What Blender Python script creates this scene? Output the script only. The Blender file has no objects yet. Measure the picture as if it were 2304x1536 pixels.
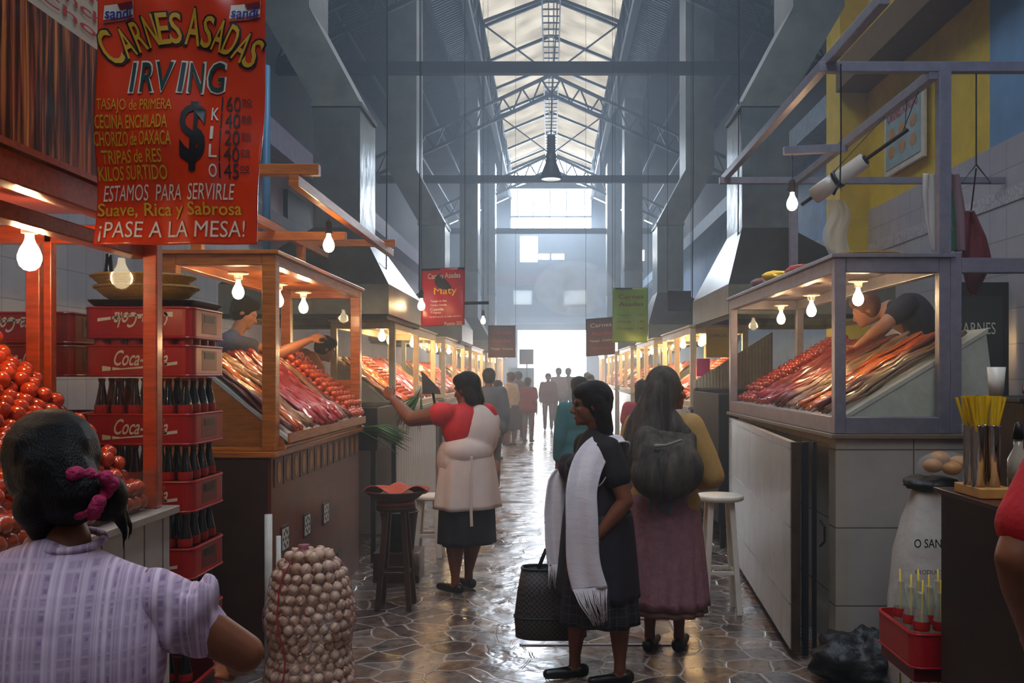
import bpy, bmesh, math, random
from mathutils import Vector, Matrix, noise
R = math.radians
SC = bpy.context.scene
COL = SC.collection
random.seed(7)

# ------------------------------------------------------------------ camera
FPX = 2050.0
cam_d = bpy.data.cameras.new('camera')
cam = bpy.data.objects.new('camera', cam_d); COL.objects.link(cam)
cam.location = (0, 0, 1.55); cam.rotation_euler = (R(90), 0, 0)
cam_d.sensor_width = 36; cam_d.lens = 36 * FPX / 2304
cam_d.shift_x = (1152 - 1240) / 2304; cam_d.shift_y = (840 - 768) / 2304
cam_d.clip_start = .05; cam_d.clip_end = 300
SC.camera = cam

# ------------------------------------------------------------------ world, exposure
SC.view_settings.view_transform = 'Standard'
SC.view_settings.look = 'None'
SC.view_settings.exposure = 0.25
SC.view_settings.gamma = 1.0
SC.view_settings.use_curve_mapping = False
SC.cycles.max_bounces = 7; SC.cycles.diffuse_bounces = 3; SC.cycles.glossy_bounces = 3; SC.cycles.transparent_max_bounces = 14
SC.cycles.caustics_reflective = False; SC.cycles.caustics_refractive = False; SC.cycles.sample_clamp_indirect = 6
wd = bpy.data.worlds.new('sky'); SC.world = wd; wd.use_nodes = True
wd.node_tree.nodes['Background'].inputs[0].default_value = (.80, .90, 1, 1)
wd.node_tree.nodes['Background'].inputs[1].default_value = 12.0

def area(name, loc, rot, sx, sy, power, col, spread=180):
    d = bpy.data.lights.new(name, 'AREA'); d.shape = 'RECTANGLE'; d.size = sx; d.size_y = sy
    d.energy = power; d.color = col; d.spread = R(spread)
    o = bpy.data.objects.new(name, d); o.location = loc; o.rotation_euler = rot; COL.objects.link(o)
    return o
# daylight coming through the end door, gable window and skylight
area('daylight_end_door', (0.04, 35.7, 1.65), (R(-90), 0, 0), 2.6, 3.1, 260, (.80, .90, 1))
area('daylight_gable_window', (0, 35.6, 8.6), (R(-78), 0, 0), 3.0, 2.8, 900, (.60, .77, 1))
for k, yy in enumerate((1.5, 9.5, 17.5, 25.5, 32.5)):
    area('daylight_skylight', (0, yy, 9.35), (0, 0, 0), 2.6, 7.0, (210, 115, 110, 150, 170)[k], (.66, .80, 1), 150)

area('daylight_fill_high', (0, -2.8, 7.9), (R(78), 0, 0), 3.0, 2.6, 70, (.74, .82, 1))  # high fill added behind the camera; the near wall has no window
area('daylight_fill_low', (0, -2.8, 1.7), (R(90), 0, 0), 2.4, 3.0, 3, (.78, .84, 1))  # low fill added behind the camera; the near wall is closed

# ------------------------------------------------------------------ materials
def hx(h):
    c = [int(h[i:i+2], 16) / 255 for i in (0, 2, 4)]
    return tuple(x / 12.92 if x < .04045 else ((x + .055) / 1.055) ** 2.4 for x in c) + (1,)
MATS = {}
def mat(name, col, rough=.6, metal=0, var=.0, vscale=8, bump=0, bscale=40, col2=None, stretch=None, coat=0, emit=0,
        trans=0, alpha=1, spec=.5, sss=0):
    if name in MATS: return MATS[name]
    m = bpy.data.materials.new(name); m.use_nodes = True
    nt = m.node_tree; b = nt.nodes['Principled BSDF']
    c = hx(col) if isinstance(col, str) else col
    b.inputs['Base Color'].default_value = c
    b.inputs['Roughness'].default_value = rough; b.inputs['Metallic'].default_value = metal
    b.inputs['Specular IOR Level'].default_value = spec
    if coat: b.inputs['Coat Weight'].default_value = coat; b.inputs['Coat Roughness'].default_value = .12
    if trans: b.inputs['Transmission Weight'].default_value = trans
    if alpha < 1: b.inputs['Alpha'].default_value = alpha
    if sss:
        b.inputs['Subsurface Weight'].default_value = sss; b.inputs['Subsurface Scale'].default_value = .01
    if emit:
        b.inputs['Emission Color'].default_value = c; b.inputs['Emission Strength'].default_value = emit
    L = nt.links.new
    if var or bump or col2:
        tc = nt.nodes.new('ShaderNodeTexCoord'); mp = nt.nodes.new('ShaderNodeMapping')
        L(tc.outputs['Object'], mp.inputs[0])
        if stretch: mp.inputs['Scale'].default_value = stretch
    if var or col2:
        n = nt.nodes.new('ShaderNodeTexNoise'); n.inputs['Scale'].default_value = vscale; n.inputs['Detail'].default_value = 5
        n.inputs['Roughness'].default_value = .65
        L(mp.outputs[0], n.inputs[0])
        r = nt.nodes.new('ShaderNodeValToRGB'); L(n.outputs[0], r.inputs[0])
        r.color_ramp.elements[0].position = .33; r.color_ramp.elements[1].position = .67
        if col2:
            r.color_ramp.elements[0].color = c; r.color_ramp.elements[1].color = hx(col2)
        else:
            r.color_ramp.elements[0].color = tuple(x * (1 - var) for x in c[:3]) + (1,)
            r.color_ramp.elements[1].color = tuple(min(1, x * (1 + var)) for x in c[:3]) + (1,)
        L(r.outputs[0], b.inputs['Base Color'])
    if bump:
        n2 = nt.nodes.new('ShaderNodeTexNoise'); n2.inputs['Scale'].default_value = bscale; n2.inputs['Detail'].default_value = 4
        L(mp.outputs[0], n2.inputs[0])
        bp = nt.nodes.new('ShaderNodeBump'); bp.inputs['Strength'].default_value = bump; bp.inputs['Distance'].default_value = .02
        L(n2.outputs[0], bp.inputs['Height']); L(bp.outputs[0], b.inputs['Normal'])
    MATS[name] = m
    return m
def nodes_of(m): return m.node_tree, m.node_tree.nodes, m.node_tree.links.new, m.node_tree.nodes['Principled BSDF']

def tile_mat(name, c1, c2, mortar, w, h, msize=.006, rough=.3, plane='YZ', offset=0, var=.5, off=(0, 0, 0)):
    if name in MATS: return MATS[name]
    m = mat(name, c1, rough); nt, N, L, b = nodes_of(m)
    tc = N.new('ShaderNodeTexCoord'); sp = N.new('ShaderNodeSeparateXYZ'); cb = N.new('ShaderNodeCombineXYZ')
    ge = N.new('ShaderNodeNewGeometry')
    ad = N.new('ShaderNodeVectorMath'); ad.inputs[1].default_value = off
    L(ge.outputs['Position'], ad.inputs[0]); L(ad.outputs[0], sp.inputs[0])
    L(sp.outputs['XYZ'.index(plane[0])], cb.inputs[0]); L(sp.outputs['XYZ'.index(plane[1])], cb.inputs[1])
    br = N.new('ShaderNodeTexBrick'); L(cb.outputs[0], br.inputs[0])
    br.offset = offset; br.squash = 1; br.inputs['Scale'].default_value = 1
    br.inputs['Color1'].default_value = hx(c1); br.inputs['Color2'].default_value = hx(c2); br.inputs['Mortar'].default_value = hx(mortar)
    br.inputs['Mortar Size'].default_value = msize; br.inputs['Mortar Smooth'].default_value = .1; br.inputs['Bias'].default_value = 0
    br.inputs['Brick Width'].default_value = w; br.inputs['Row Height'].default_value = h
    nz = N.new('ShaderNodeTexNoise'); nz.inputs['Scale'].default_value = 7; nz.inputs['Detail'].default_value = 6
    L(ge.outputs['Position'], nz.inputs[0])
    mx = N.new('ShaderNodeMix'); mx.data_type = 'RGBA'; mx.blend_type = 'MULTIPLY'; mx.inputs[0].default_value = var
    L(br.outputs[0], mx.inputs[6]); L(nz.outputs[0], mx.inputs[7])
    L(mx.outputs[2], b.inputs['Base Color'])
    bp = N.new('ShaderNodeBump'); bp.inputs['Strength'].default_value = .5; bp.inputs['Distance'].default_value = .003; bp.invert = True
    L(br.outputs[1], bp.inputs['Height']); L(bp.outputs[0], b.inputs['Normal'])
    return m

# ------------------------------------------------------------------ mesh builder
class MB:
    def __init__(s): s.v = []; s.f = []
    def add(s, vs, fs):
        n = len(s.v); s.v += [tuple(p) for p in vs]; s.f += [tuple(i + n for i in f) for f in fs]; return s
    def box(s, x0, x1, y0, y1, z0, z1):
        return s.add([(x, y, z) for z in (z0, z1) for y in (y0, y1) for x in (x0, x1)],
                     [(0, 2, 3, 1), (4, 5, 7, 6), (0, 1, 5, 4), (2, 6, 7, 3), (0, 4, 6, 2), (1, 3, 7, 5)])
    def beam(s, p, q, w, h=None, up=(0, 0, 1)):
        h = h or w; p = Vector(p); q = Vector(q); d = (q - p).normalized(); u = Vector(up)
        if abs(d.dot(u)) > .99: u = Vector((0, 1, 0))
        a = d.cross(u).normalized() * w / 2; b = a.cross(d).normalized() * h / 2
        vs = [c + i * a + j * b for c in (p, q) for i, j in ((-1, -1), (1, -1), (1, 1), (-1, 1))]
        return s.add(vs, [(3, 2, 1, 0), (4, 5, 6, 7), (0, 1, 5, 4), (1, 2, 6, 5), (2, 3, 7, 6), (3, 0, 4, 7)])
    def tube(s, pts, r, n=8, cap=True):
        pts = [Vector(p) for p in pts]; rs = r if isinstance(r, (list, tuple)) else [r] * len(pts)
        rings = []; u = None
        for i, p in enumerate(pts):
            d = (pts[min(i + 1, len(pts) - 1)] - pts[max(i - 1, 0)]).normalized()
            if u is None:
                u = Vector((0, 0, 1)) if abs(d.z) < .9 else Vector((1, 0, 0))
            a = d.cross(u).normalized(); u = a.cross(d).normalized()
            rings.append([p + (a * math.cos(t * 2 * math.pi / n) + u * math.sin(t * 2 * math.pi / n)) * rs[i] for t in range(n)])
        return s.loft(rings, cap)
    def loft(s, rings, cap=True, closed=True):
        n = len(rings[0]); vs = [p for r in rings for p in r]; fs = []
        for i in range(len(rings) - 1):
            for t in range(n if closed else n - 1):
                a = i * n + t; b = i * n + (t + 1) % n
                fs.append((a, b, b + n, a + n))
        if cap and closed:
            fs.append(tuple(range(n - 1, -1, -1))); fs.append(tuple((len(rings) - 1) * n + t for t in range(n)))
        return s.add(vs, fs)
    def lathe(s, prof, c=(0, 0, 0), n=16, cap=False, sy=1):
        return s.loft([[(c[0] + r * math.cos(t * 2 * math.pi / n), c[1] + sy * r * math.sin(t * 2 * math.pi / n), c[2] + z)
                        for t in range(n)] for r, z in prof], cap)
    def ball(s, c, r, n=10, m=7, M=None):
        rx, ry, rz = r if isinstance(r, (list, tuple)) else (r, r, r)
        vs = [Vector((0, 0, -rz))]
        for i in range(1, m):
            a = math.pi * i / m
            vs += [Vector((rx * math.sin(a) * math.cos(2 * math.pi * t / n), ry * math.sin(a) * math.sin(2 * math.pi * t / n), -rz * math.cos(a))) for t in range(n)]
        vs.append(Vector((0, 0, rz))); fs = []
        for t in range(n):
            fs.append((0, 1 + (t + 1) % n, 1 + t)); fs.append((len(vs) - 1, 1 + (m - 2) * n + t, 1 + (m - 2) * n + (t + 1) % n))
            for i in range(m - 2):
                a = 1 + i * n + t; b = 1 + i * n + (t + 1) % n; fs.append((a, b, b + n, a + n))
        if M is not None: vs = [M @ v for v in vs]
        c = Vector(c); return s.add([v + c for v in vs], fs)
    def grid(s, fn, nu, nv):
        vs = [fn(i / nu, j / nv) for j in range(nv + 1) for i in range(nu + 1)]
        return s.add(vs, [(j * (nu + 1) + i, j * (nu + 1) + i + 1, (j + 1) * (nu + 1) + i + 1, (j + 1) * (nu + 1) + i) for j in range(nv) for i in range(nu)])
    def prism(s, poly, y0, y1, ax='y'):
        n = len(poly)
        if ax == 'y': vs = [(a, y0, b) for a, b in poly] + [(a, y1, b) for a, b in poly]
        elif ax == 'x': vs = [(y0, a, b) for a, b in poly] + [(y1, a, b) for a, b in poly]
        else: vs = [(a, b, y0) for a, b in poly] + [(a, b, y1) for a, b in poly]
        return s.add(vs, [tuple(range(n))[::-1], tuple(range(n, 2 * n))] + [(i, (i + 1) % n, (i + 1) % n + n, i + n) for i in range(n)])
    def build(s, name, m, parent=None, smooth=False, bevel=0, thick=0, sub=0, offset=0, recalc=True):
        me = bpy.data.meshes.new(name)
        o3 = Vector((0, 0, 0)); p = parent
        while p is not None: o3 += p.location; p = p.parent
        me.from_pydata([(x - o3.x, y - o3.y, z - o3.z) for x, y, z in s.v], [], s.f)
        if recalc:
            bm = bmesh.new(); bm.from_mesh(me); bmesh.ops.recalc_face_normals(bm, faces=bm.faces); bm.to_mesh(me); bm.free()
        if smooth: me.shade_smooth()
        me.materials.append(m if not isinstance(m, str) else MATS[m])
        o = bpy.data.objects.new(name, me); COL.objects.link(o); o.parent = parent
        if thick:
            md = o.modifiers.new('t', 'SOLIDIFY'); md.thickness = thick; md.offset = offset
        if bevel:
            md = o.modifiers.new('b', 'BEVEL'); md.width = bevel; md.segments = 2; md.limit_method = 'ANGLE'
        if sub:
            md = o.modifiers.new('s', 'SUBSURF'); md.levels = sub; md.render_levels = sub
        return o
def tag(o, label, cat, group=None):
    o['label'] = label; o['category'] = cat
    if group: o['group'] = group
    return o
def thing(name, loc, label, cat, group=None):
    o = bpy.data.objects.new(name, None); COL.objects.link(o); o.location = loc; o.empty_display_size = .1
    return tag(o, label, cat, group)
def struct(o): o['kind'] = 'structure'; return o
def copy_tree(o, loc=None, rot=None, label=None, group=None, parent=None, scale=None):
    c = o.copy(); COL.objects.link(c)
    if parent is not None: c.parent = parent
    if loc is not None: c.location = loc
    if rot is not None: c.rotation_euler = rot
    if scale is not None: c.scale = scale
    if label: c['label'] = label
    if group: c['group'] = group
    for ch in list(o.children):
        copy_tree(ch, parent=c)
    return c
ORD = ['first', 'second', 'third', 'fourth', 'fifth', 'sixth', 'seventh', 'eighth', 'ninth', 'tenth', 'eleventh', 'twelfth', 'thirteenth', 'fourteenth', 'fifteenth', 'sixteenth', 'seventeenth', 'eighteenth', 'nineteenth', 'twentieth']
ORD += ['twenty-' + o for o in ORD[:9]] + ['thirtieth'] + ['thirty-' + o for o in ORD[:9]] + ['fortieth'] + ['forty-' + o for o in ORD[:9]]
def px(x, y, Y):
    "hall position of a spot measured on the photo, given its distance along the hall"
    return Vector(((x - 1240) / FPX * Y, Y, 1.55 - (y - 840) / FPX * Y))
# ------------------------------------------------------------------ materials of the hall
mat('wood', 'C06A1E', .35, var=.35, vscale=6, stretch=(1, 1, 12), bump=.1, coat=.4)
mat('wood_red', 'A8401C', .32, var=.3, vscale=6, stretch=(1, 8, 8), bump=.08, coat=.5)
mat('wood_dark', '3A2012', .45, var=.3, vscale=5)
mat('wood_pale', 'C08A4A', .5, var=.25, vscale=8)
mat('galv', '747873', .42, .75, var=.25, vscale=3, bump=.05, bscale=6)
mat('galv_bright', '8C9390', .25, .9, var=.2, vscale=4, bump=.25, bscale=5)
mat('hood_dark', '454644', .32, .8, var=.3, vscale=3)
mat('alu', '8F8C9A', .38, .55, var=.15, vscale=12)
mat('alu_warm', 'A9A39A', .4, .4, var=.15, vscale=12)
mat('steel_dark', '22262C', .55, .4, var=.3, vscale=6)
mat('iron', '17181B', .6, .3)
mat('black_paint', '101012', .45)
mat('white_paint', 'D8D2C4', .45, var=.12, vscale=9)
mat('cream_paint', 'D6C9A6', .4, var=.12, vscale=9)
mat('porcelain', 'EDE6D6', .25)
mat('roof_sheet', '191A1F', .34, .6, var=.45, vscale=2.2)
mat('ceil_dark', '23262C', .8, var=.3)
mat('blue_pipe', '4F8FB8', .35)

def floor_mat():
    m = mat('flagstones', '8A7F7A', .2); nt, N, L, b = nodes_of(m)
    ge = N.new('ShaderNodeNewGeometry')
    wn = N.new('ShaderNodeTexNoise'); wn.inputs['Scale'].default_value = 3; L(ge.outputs[0], wn.inputs[0])
    wa = N.new('ShaderNodeVectorMath'); wa.operation = 'MULTIPLY_ADD'
    L(wn.outputs[1], wa.inputs[0]); wa.inputs[1].default_value = (.16, .16, 0); L(ge.outputs[0], wa.inputs[2])
    def vor(feat):
        v = N.new('ShaderNodeTexVoronoi'); v.feature = feat; v.voronoi_dimensions = '2D'; v.inputs['Scale'].default_value = 5.2
        L(wa.outputs[0], v.inputs['Vector']); return v
    ve = vor('DISTANCE_TO_EDGE'); vc = vor('F1')
    e = N.new('ShaderNodeMapRange'); e.inputs[1].default_value = .02; e.inputs[2].default_value = .05; L(ve.outputs[0], e.inputs[0])
    rc = N.new('ShaderNodeValToRGB'); L(vc.outputs['Color'], rc.inputs[0])
    el = rc.color_ramp.elements
    el[0].position = .1; el[0].color = hx('4A3F3C'); el[1].position = .9; el[1].color = hx('93837A')
    for p, c in ((.35, '6D5A50'), (.55, '75706E'), (.72, '82644C')):
        x = el.new(p); x.color = hx(c)
    nz = N.new('ShaderNodeTexNoise'); nz.inputs['Scale'].default_value = 14; nz.inputs['Detail'].default_value = 7; nz.inputs['Roughness'].default_value = .7
    L(ge.outputs[0], nz.inputs[0])
    nr = N.new('ShaderNodeMapRange'); nr.inputs[1].default_value = .3; nr.inputs[2].default_value = .7; nr.inputs[3].default_value = .35; nr.inputs[4].default_value = 1.15
    L(nz.outputs[0], nr.inputs[0])
    mu = N.new('ShaderNodeVectorMath'); mu.operation = 'SCALE'; L(rc.outputs[0], mu.inputs[0]); L(nr.outputs[0], mu.inputs['Scale'])
    mx = N.new('ShaderNodeMix'); mx.data_type = 'RGBA'; L(e.outputs[0], mx.inputs[0]); mx.inputs[6].default_value = hx('9A8F86'); L(mu.outputs[0], mx.inputs[7])
    L(mx.outputs[2], b.inputs['Base Color'])
    rn = N.new('ShaderNodeMapRange'); rn.inputs[1].default_value = .3; rn.inputs[2].default_value = .75; rn.inputs[3].default_value = .10; rn.inputs[4].default_value = .42
    n3 = N.new('ShaderNodeTexNoise'); n3.inputs['Scale'].default_value = 3.5; n3.inputs['Detail'].default_value = 6; L(ge.outputs[0], n3.inputs[0])
    L(n3.outputs[0], rn.inputs[0]); L(rn.outputs[0], b.inputs['Roughness'])
    b1 = N.new('ShaderNodeBump'); b1.inputs['Strength'].default_value = .5; b1.inputs['Distance'].default_value = .006; L(e.outputs[0], b1.inputs['Height'])
    tilt = N.new('ShaderNodeSeparateXYZ'); L(vc.outputs['Position'], tilt.inputs[0])
    b2 = N.new('ShaderNodeBump'); b2.inputs['Strength'].default_value = .55; b2.inputs['Distance'].default_value = .02
    n4 = N.new('ShaderNodeTexNoise'); n4.inputs['Scale'].default_value = 5; n4.inputs['Detail'].default_value = 3; L(ge.outputs[0], n4.inputs[0])
    L(n4.outputs[0], b2.inputs['Height']); L(b1.outputs[0], b2.inputs['Normal']); L(b2.outputs[0], b.inputs['Normal'])
    return m
floor_mat()
struct(MB().box(-4.2, 4.2, -3, 36.2, -.1, 0).build('floor', 'flagstones'))
struct(MB().box(-4.2, 4.2, 36.2, 60, -.1, -.02).build('ground_outside', mat('pavement', 'B9B6AE', .8, var=.1)))
# drain cover in the middle of the aisle
dr = thing('drain_cover', (-.02, 5.5, 0), 'square metal frame of a drain cover set in the flagstone aisle', 'drain cover')
m = MB()
for a, b in (((-.17, 5.2), (.75, 5.2)), ((-.17, 5.2), (-.17, 5.75)), ((-.17, 5.75), (.75, 5.75)), ((.75, 5.2), (.75, 5.75))):
    m.beam((a[0], a[1], .003), (b[0], b[1], .003), .022, .008)
m.build('frame', 'alu', dr)

# walls
def wall_paint():
    m = mat('wall_left_paint', 'A79CA8', .8, var=.25, vscale=1.5)
    nt, N, L, b = nodes_of(m)
    ge = N.new('ShaderNodeNewGeometry'); sp = N.new('ShaderNodeSeparateXYZ'); L(ge.outputs[0], sp.inputs[0])
    return m
wall_paint()
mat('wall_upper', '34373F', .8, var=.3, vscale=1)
mat('wall_blue', '6E9CC8', .7, var=.15, vscale=2)
mat('wall_yellow', 'DDBE12', .6, var=.12, vscale=4)
mat('wall_deepblue', '4E86B8', .6, var=.3, vscale=3)
struct(MB().box(-4.2, -4, -3, 36, 0, 4.7).build('wall_left', 'wall_left_paint'))
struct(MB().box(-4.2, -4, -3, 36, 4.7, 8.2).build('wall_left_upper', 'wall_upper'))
tile_mat('wall_tiles', 'BDBBC6', 'B4B2BF', '8B8994', .3, .3, .004, .25, 'YZ', var=.25)
struct(MB().box(3.9, 4.2, -3, 11.2, 0, 3.55).build('wall_right_tiled', 'wall_tiles'))
struct(MB().box(3.9, 4.2, 8.1, 11.2, 3.55, 7.6).build('wall_right_yellow', 'wall_yellow'))
struct(MB().box(3.9, 4.2, -3, 8.1, 3.55, 7.6).build('wall_right_blue', 'wall_blue'))
struct(MB().box(3.55, 4.2, 11.2, 11.75, 0, 7.6).build('wall_right_pier', 'wall_yellow'))
struct(MB().box(4.0, 4.2, 11.75, 36, 0, 5.0).build('wall_right_far', 'wall_deepblue'))
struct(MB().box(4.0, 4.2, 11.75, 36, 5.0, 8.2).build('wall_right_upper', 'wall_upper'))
struct(MB().box(3.5, 3.9, -3, 11.2, 5.0, 5.35).build('trim_1', mat('ledge_brown', '6A4C0E', .7, var=.2)))
struct(MB().box(3.6, 4.0, 11.75, 36, 4.9, 5.2).build('trim_2', mat('ledge_blue', '8FA6B8', .6, var=.2)))
struct(MB().box(-4.0, -3.6, -3, 36, 4.5, 4.85).build('trim_3', mat('ledge_lilac', '86809A', .6, var=.2)))
struct(MB().box(-4.0, -3.75, -3, 36, 3.6, 3.75).build('trim_4', mat('ledge_grey', '5B5560', .6, var=.2)))
struct(MB().box(3.7, 4.0, 11.75, 36, 3.2, 3.4).build('trim_5', 'ledge_blue'))
# patterned border in the tiles
bd = mat('border_tile', 'A9A7B2', .3); nt, N, L, b = nodes_of(bd)
ge = N.new('ShaderNodeNewGeometry'); v = N.new('ShaderNodeTexVoronoi'); v.inputs['Scale'].default_value = 16; v.feature = 'DISTANCE_TO_EDGE'
L(ge.outputs[0], v.inputs['Vector']); r = N.new('ShaderNodeValToRGB'); L(v.outputs[0], r.inputs[0])
r.color_ramp.elements[0].color = hx('8E8A94'); r.color_ramp.elements[1].color = hx('BEBBC6'); r.color_ramp.elements[1].position = .12
L(r.outputs[0], b.inputs['Base Color'])
struct(MB().box(3.89, 3.9, -3, 11.2, 3.0, 3.13).build('trim_6', 'border_tile'))
struct(MB().box(-4.0, -3.99, -3, 14, 2.25, 2.4).build('trim_7', 'border_tile'))
# white tiles on the lower left wall
struct(MB().box(-4.0, -3.98, -3, 12, 0, 3.3).build('wall_left_tiled', 'wall_tiles'))

def holed(x0, x1, z0, z1, holes, y0, y1):
    xs = sorted({x0, x1, *[h[0] for h in holes], *[h[1] for h in holes]}); zs = sorted({z0, z1, *[h[2] for h in holes], *[h[3] for h in holes]})
    m = MB()
    for a, b in zip(xs, xs[1:]):
        for c, d in zip(zs, zs[1:]):
            cx = (a + b) / 2; cz = (c + d) / 2
            if any(h[0] < cx < h[1] and h[2] < cz < h[3] for h in holes): continue
            m.box(a, b, y0, y1, c, d)
    return m
LO = [(-1.32, 1.40, 0, 3.27), (-1.5, -.75, 4.27, 4.85), (.5, 1.42, 4.27, 4.85)]
struct(holed(-4.2, 4.2, 0, 5.5, LO, 36, 36.2).build('wall_end', mat('wall_end_paint', '5E6E80', .8, var=.2, vscale=1)))
UP = [(-1.23, -.53, 5.95, 6.99), (-.5, -.06, 6.05, 6.3), (.02, .52, 6.05, 6.3), (3.25, 3.7, 6.0, 6.45)]
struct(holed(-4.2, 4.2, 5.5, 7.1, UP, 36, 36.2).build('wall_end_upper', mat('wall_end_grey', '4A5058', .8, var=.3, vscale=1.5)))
m = MB(); m.prism([(-4.2, 7.1), (-1.62, 7.1), (-1.62, 8.5), (-4.2, 7.35)], 36, 36.2); m.prism([(4.2, 7.1), (1.62, 7.1), (1.62, 8.5), (4.2, 7.35)], 36, 36.2)
struct(m.build('wall_end_gable', 'wall_end_grey'))
struct(MB().box(-3.0, -.2, 35.9, 36, 5.0, 5.5).build('trim_8', mat('rust_band', '6B3F48', .8, var=.3)))
struct(MB().box(-1.6, 1.7, 35.6, 36, 3.5, 3.75).build('trim_9', mat('lintel_paint', '77889A', .7)))
frost = mat('frosted_pane', 'DDE2E6', .6); nt, N, L, b = nodes_of(frost)
tr = N.new('ShaderNodeBsdfTranslucent'); tr.inputs[0].default_value = (.3, .32, .33, 1)
L(tr.outputs[0], N['Material Output'].inputs[0])
struct(MB().box(-1.5, -.75, 36.08, 36.1, 4.27, 4.85).build('window_1', frost))
struct(MB().box(.5, 1.42, 36.08, 36.1, 4.27, 4.85).build('window_2', frost))
m = MB()
for x in (-1.6, -1.32, -.72, -.05, .6, 1.32, 1.6): m.beam((x, 36.05, 7.1), (x, 36.05, 9.6 + (1.6 - abs(x)) * .42), .035)
for z in (7.1, 7.75, 8.9): m.beam((-1.6, 36.05, z), (1.6, 36.05, z), .06)
m.beam((-1.6, 36.05, 9.6), (0, 36.05, 10.3), .1); m.beam((1.6, 36.05, 9.6), (0, 36.05, 10.3), .1)
struct(m.build('window_3', 'steel_dark'))
struct(MB().prism([(-1.5, 8.55), (0, 9.05), (1.5, 8.55)], 34.5, 34.6).build('ceiling_gable_panel', 'steel_dark'))
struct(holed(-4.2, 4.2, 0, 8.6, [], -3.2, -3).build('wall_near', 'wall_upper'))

# roof
def corr(x0, z0, x1, z1, y0, y1, pitch, amp, name, m):
    n = int((y1 - y0) / pitch * 6); nx, nz = -(z1 - z0), (x1 - x0); l = math.hypot(nx, nz); nx /= l; nz /= l
    M = MB()
    def fn(u, v):
        a = amp * math.sin(v * (y1 - y0) / pitch * 2 * math.pi)
        return (x0 + (x1 - x0) * u + nx * a, y0 + (y1 - y0) * v, z0 + (z1 - z0) * u + nz * a)
    M.grid(fn, 1, n); o = M.build(name, m, smooth=True, recalc=False); return struct(o)
for s, w in ((-1, 'left'), (1, 'right')):
    corr(s * 1.62, 8.55, s * 4.3, 7.35, -3, 36, .11, .022, 'ceiling_main_slope_' + w, 'roof_sheet')
sk = mat('skylight_sheet', 'C9B79C', .7); nt, N, L, b = nodes_of(sk)
tr = N.new('ShaderNodeBsdfTranslucent'); di = N.new('ShaderNodeBsdfDiffuse'); ms = N.new('ShaderNodeMixShader'); ms.inputs[0].default_value = .35
ge = N.new('ShaderNodeNewGeometry'); nz = N.new('ShaderNodeTexNoise'); nz.inputs['Scale'].default_value = 1.2; nz.inputs['Detail'].default_value = 5
L(ge.outputs[0], nz.inputs[0]); r = N.new('ShaderNodeValToRGB'); L(nz.outputs[0], r.inputs[0])
r.color_ramp.elements[0].position = .3; r.color_ramp.elements[0].color = (.075, .060, .045, 1)
r.color_ramp.elements[1].position = .7; r.color_ramp.elements[1].color = (.175, .15, .115, 1)
L(r.outputs[0], tr.inputs[0]); di.inputs[0].default_value = (.5, .44, .36, 1); L(tr.outputs[0], ms.inputs[1]); L(di.outputs[0], ms.inputs[2])
L(ms.outputs[0], N['Material Output'].inputs[0])
for s, w in ((-1, 'left'), (1, 'right')):
    corr(0, 10.32, s * 1.85, 9.55, -3, 36, .15, .02, 'ceiling_skylight_' + w, sk)
# skylight side: grimy panes and frames
dg = mat('grimy_pane', '9AA4B0', .6); nt, N, L, b = nodes_of(dg)
tr = N.new('ShaderNodeBsdfTranslucent'); ge = N.new('ShaderNodeNewGeometry'); nz = N.new('ShaderNodeTexNoise'); nz.inputs['Scale'].default_value = 2.5; nz.inputs['Detail'].default_value = 6
L(ge.outputs[0], nz.inputs[0]); r = N.new('ShaderNodeValToRGB'); L(nz.outputs[0], r.inputs[0])
r.color_ramp.elements[0].position = .4; r.color_ramp.elements[0].color = (.008, .009, .011, 1)
r.color_ramp.elements[1].position = .75; r.color_ramp.elements[1].color = (.22, .24, .27, 1)
L(r.outputs[0], tr.inputs[0]); L(tr.outputs[0], N['Material Output'].inputs[0])
nw = 4
for s in (-1, 1):
    for y in range(-3, 36, 3):
        p = struct(MB().box(s * 1.63 - .005, s * 1.63 + .005, y + .08, y + 2.92, 8.6, 9.58).build('window_%d' % nw, dg))
        m = MB()
        for a in (0, 1, 2): m.beam((s * 1.6, y + .04 + a, 8.55), (s * 1.6, y + .04 + a, 9.6), .04)
        m.beam((s * 1.6, y, 9.05), (s * 1.6, y + 3, 9.05), .03)
        m.beam((s * 1.55, y, 8.55), (s * 1.55, y + 1.5, 9.6), .03); m.beam((s * 1.55, y + 1.5, 9.6), (s * 1.55, y + 3, 8.55), .03)
        struct(m.build('window_%d_frame' % nw, 'steel_dark')); nw += 1
    struct(MB().beam((s * 1.6, -3, 8.5), (s * 1.6, 36, 8.5), .14, .16).beam((s * 1.6, -3, 9.6), (s * 1.6, 36, 9.6), .1).build('ceiling_curb_' + ('left' if s < 0 else 'right'), 'steel_dark'))
# ridge girder
m = MB()
for x in (-.2, -.06, .06, .2):
    m.beam((x, -3, 9.95 - abs(x)), (x, 36, 9.95 - abs(x)), .03)
y = -3
while y < 36:
    m.beam((-.22, y, 9.78), (.22, y, 9.78), .03); y += .4
struct(m.build('ceiling_ridge_girder', 'steel_dark'))
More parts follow.
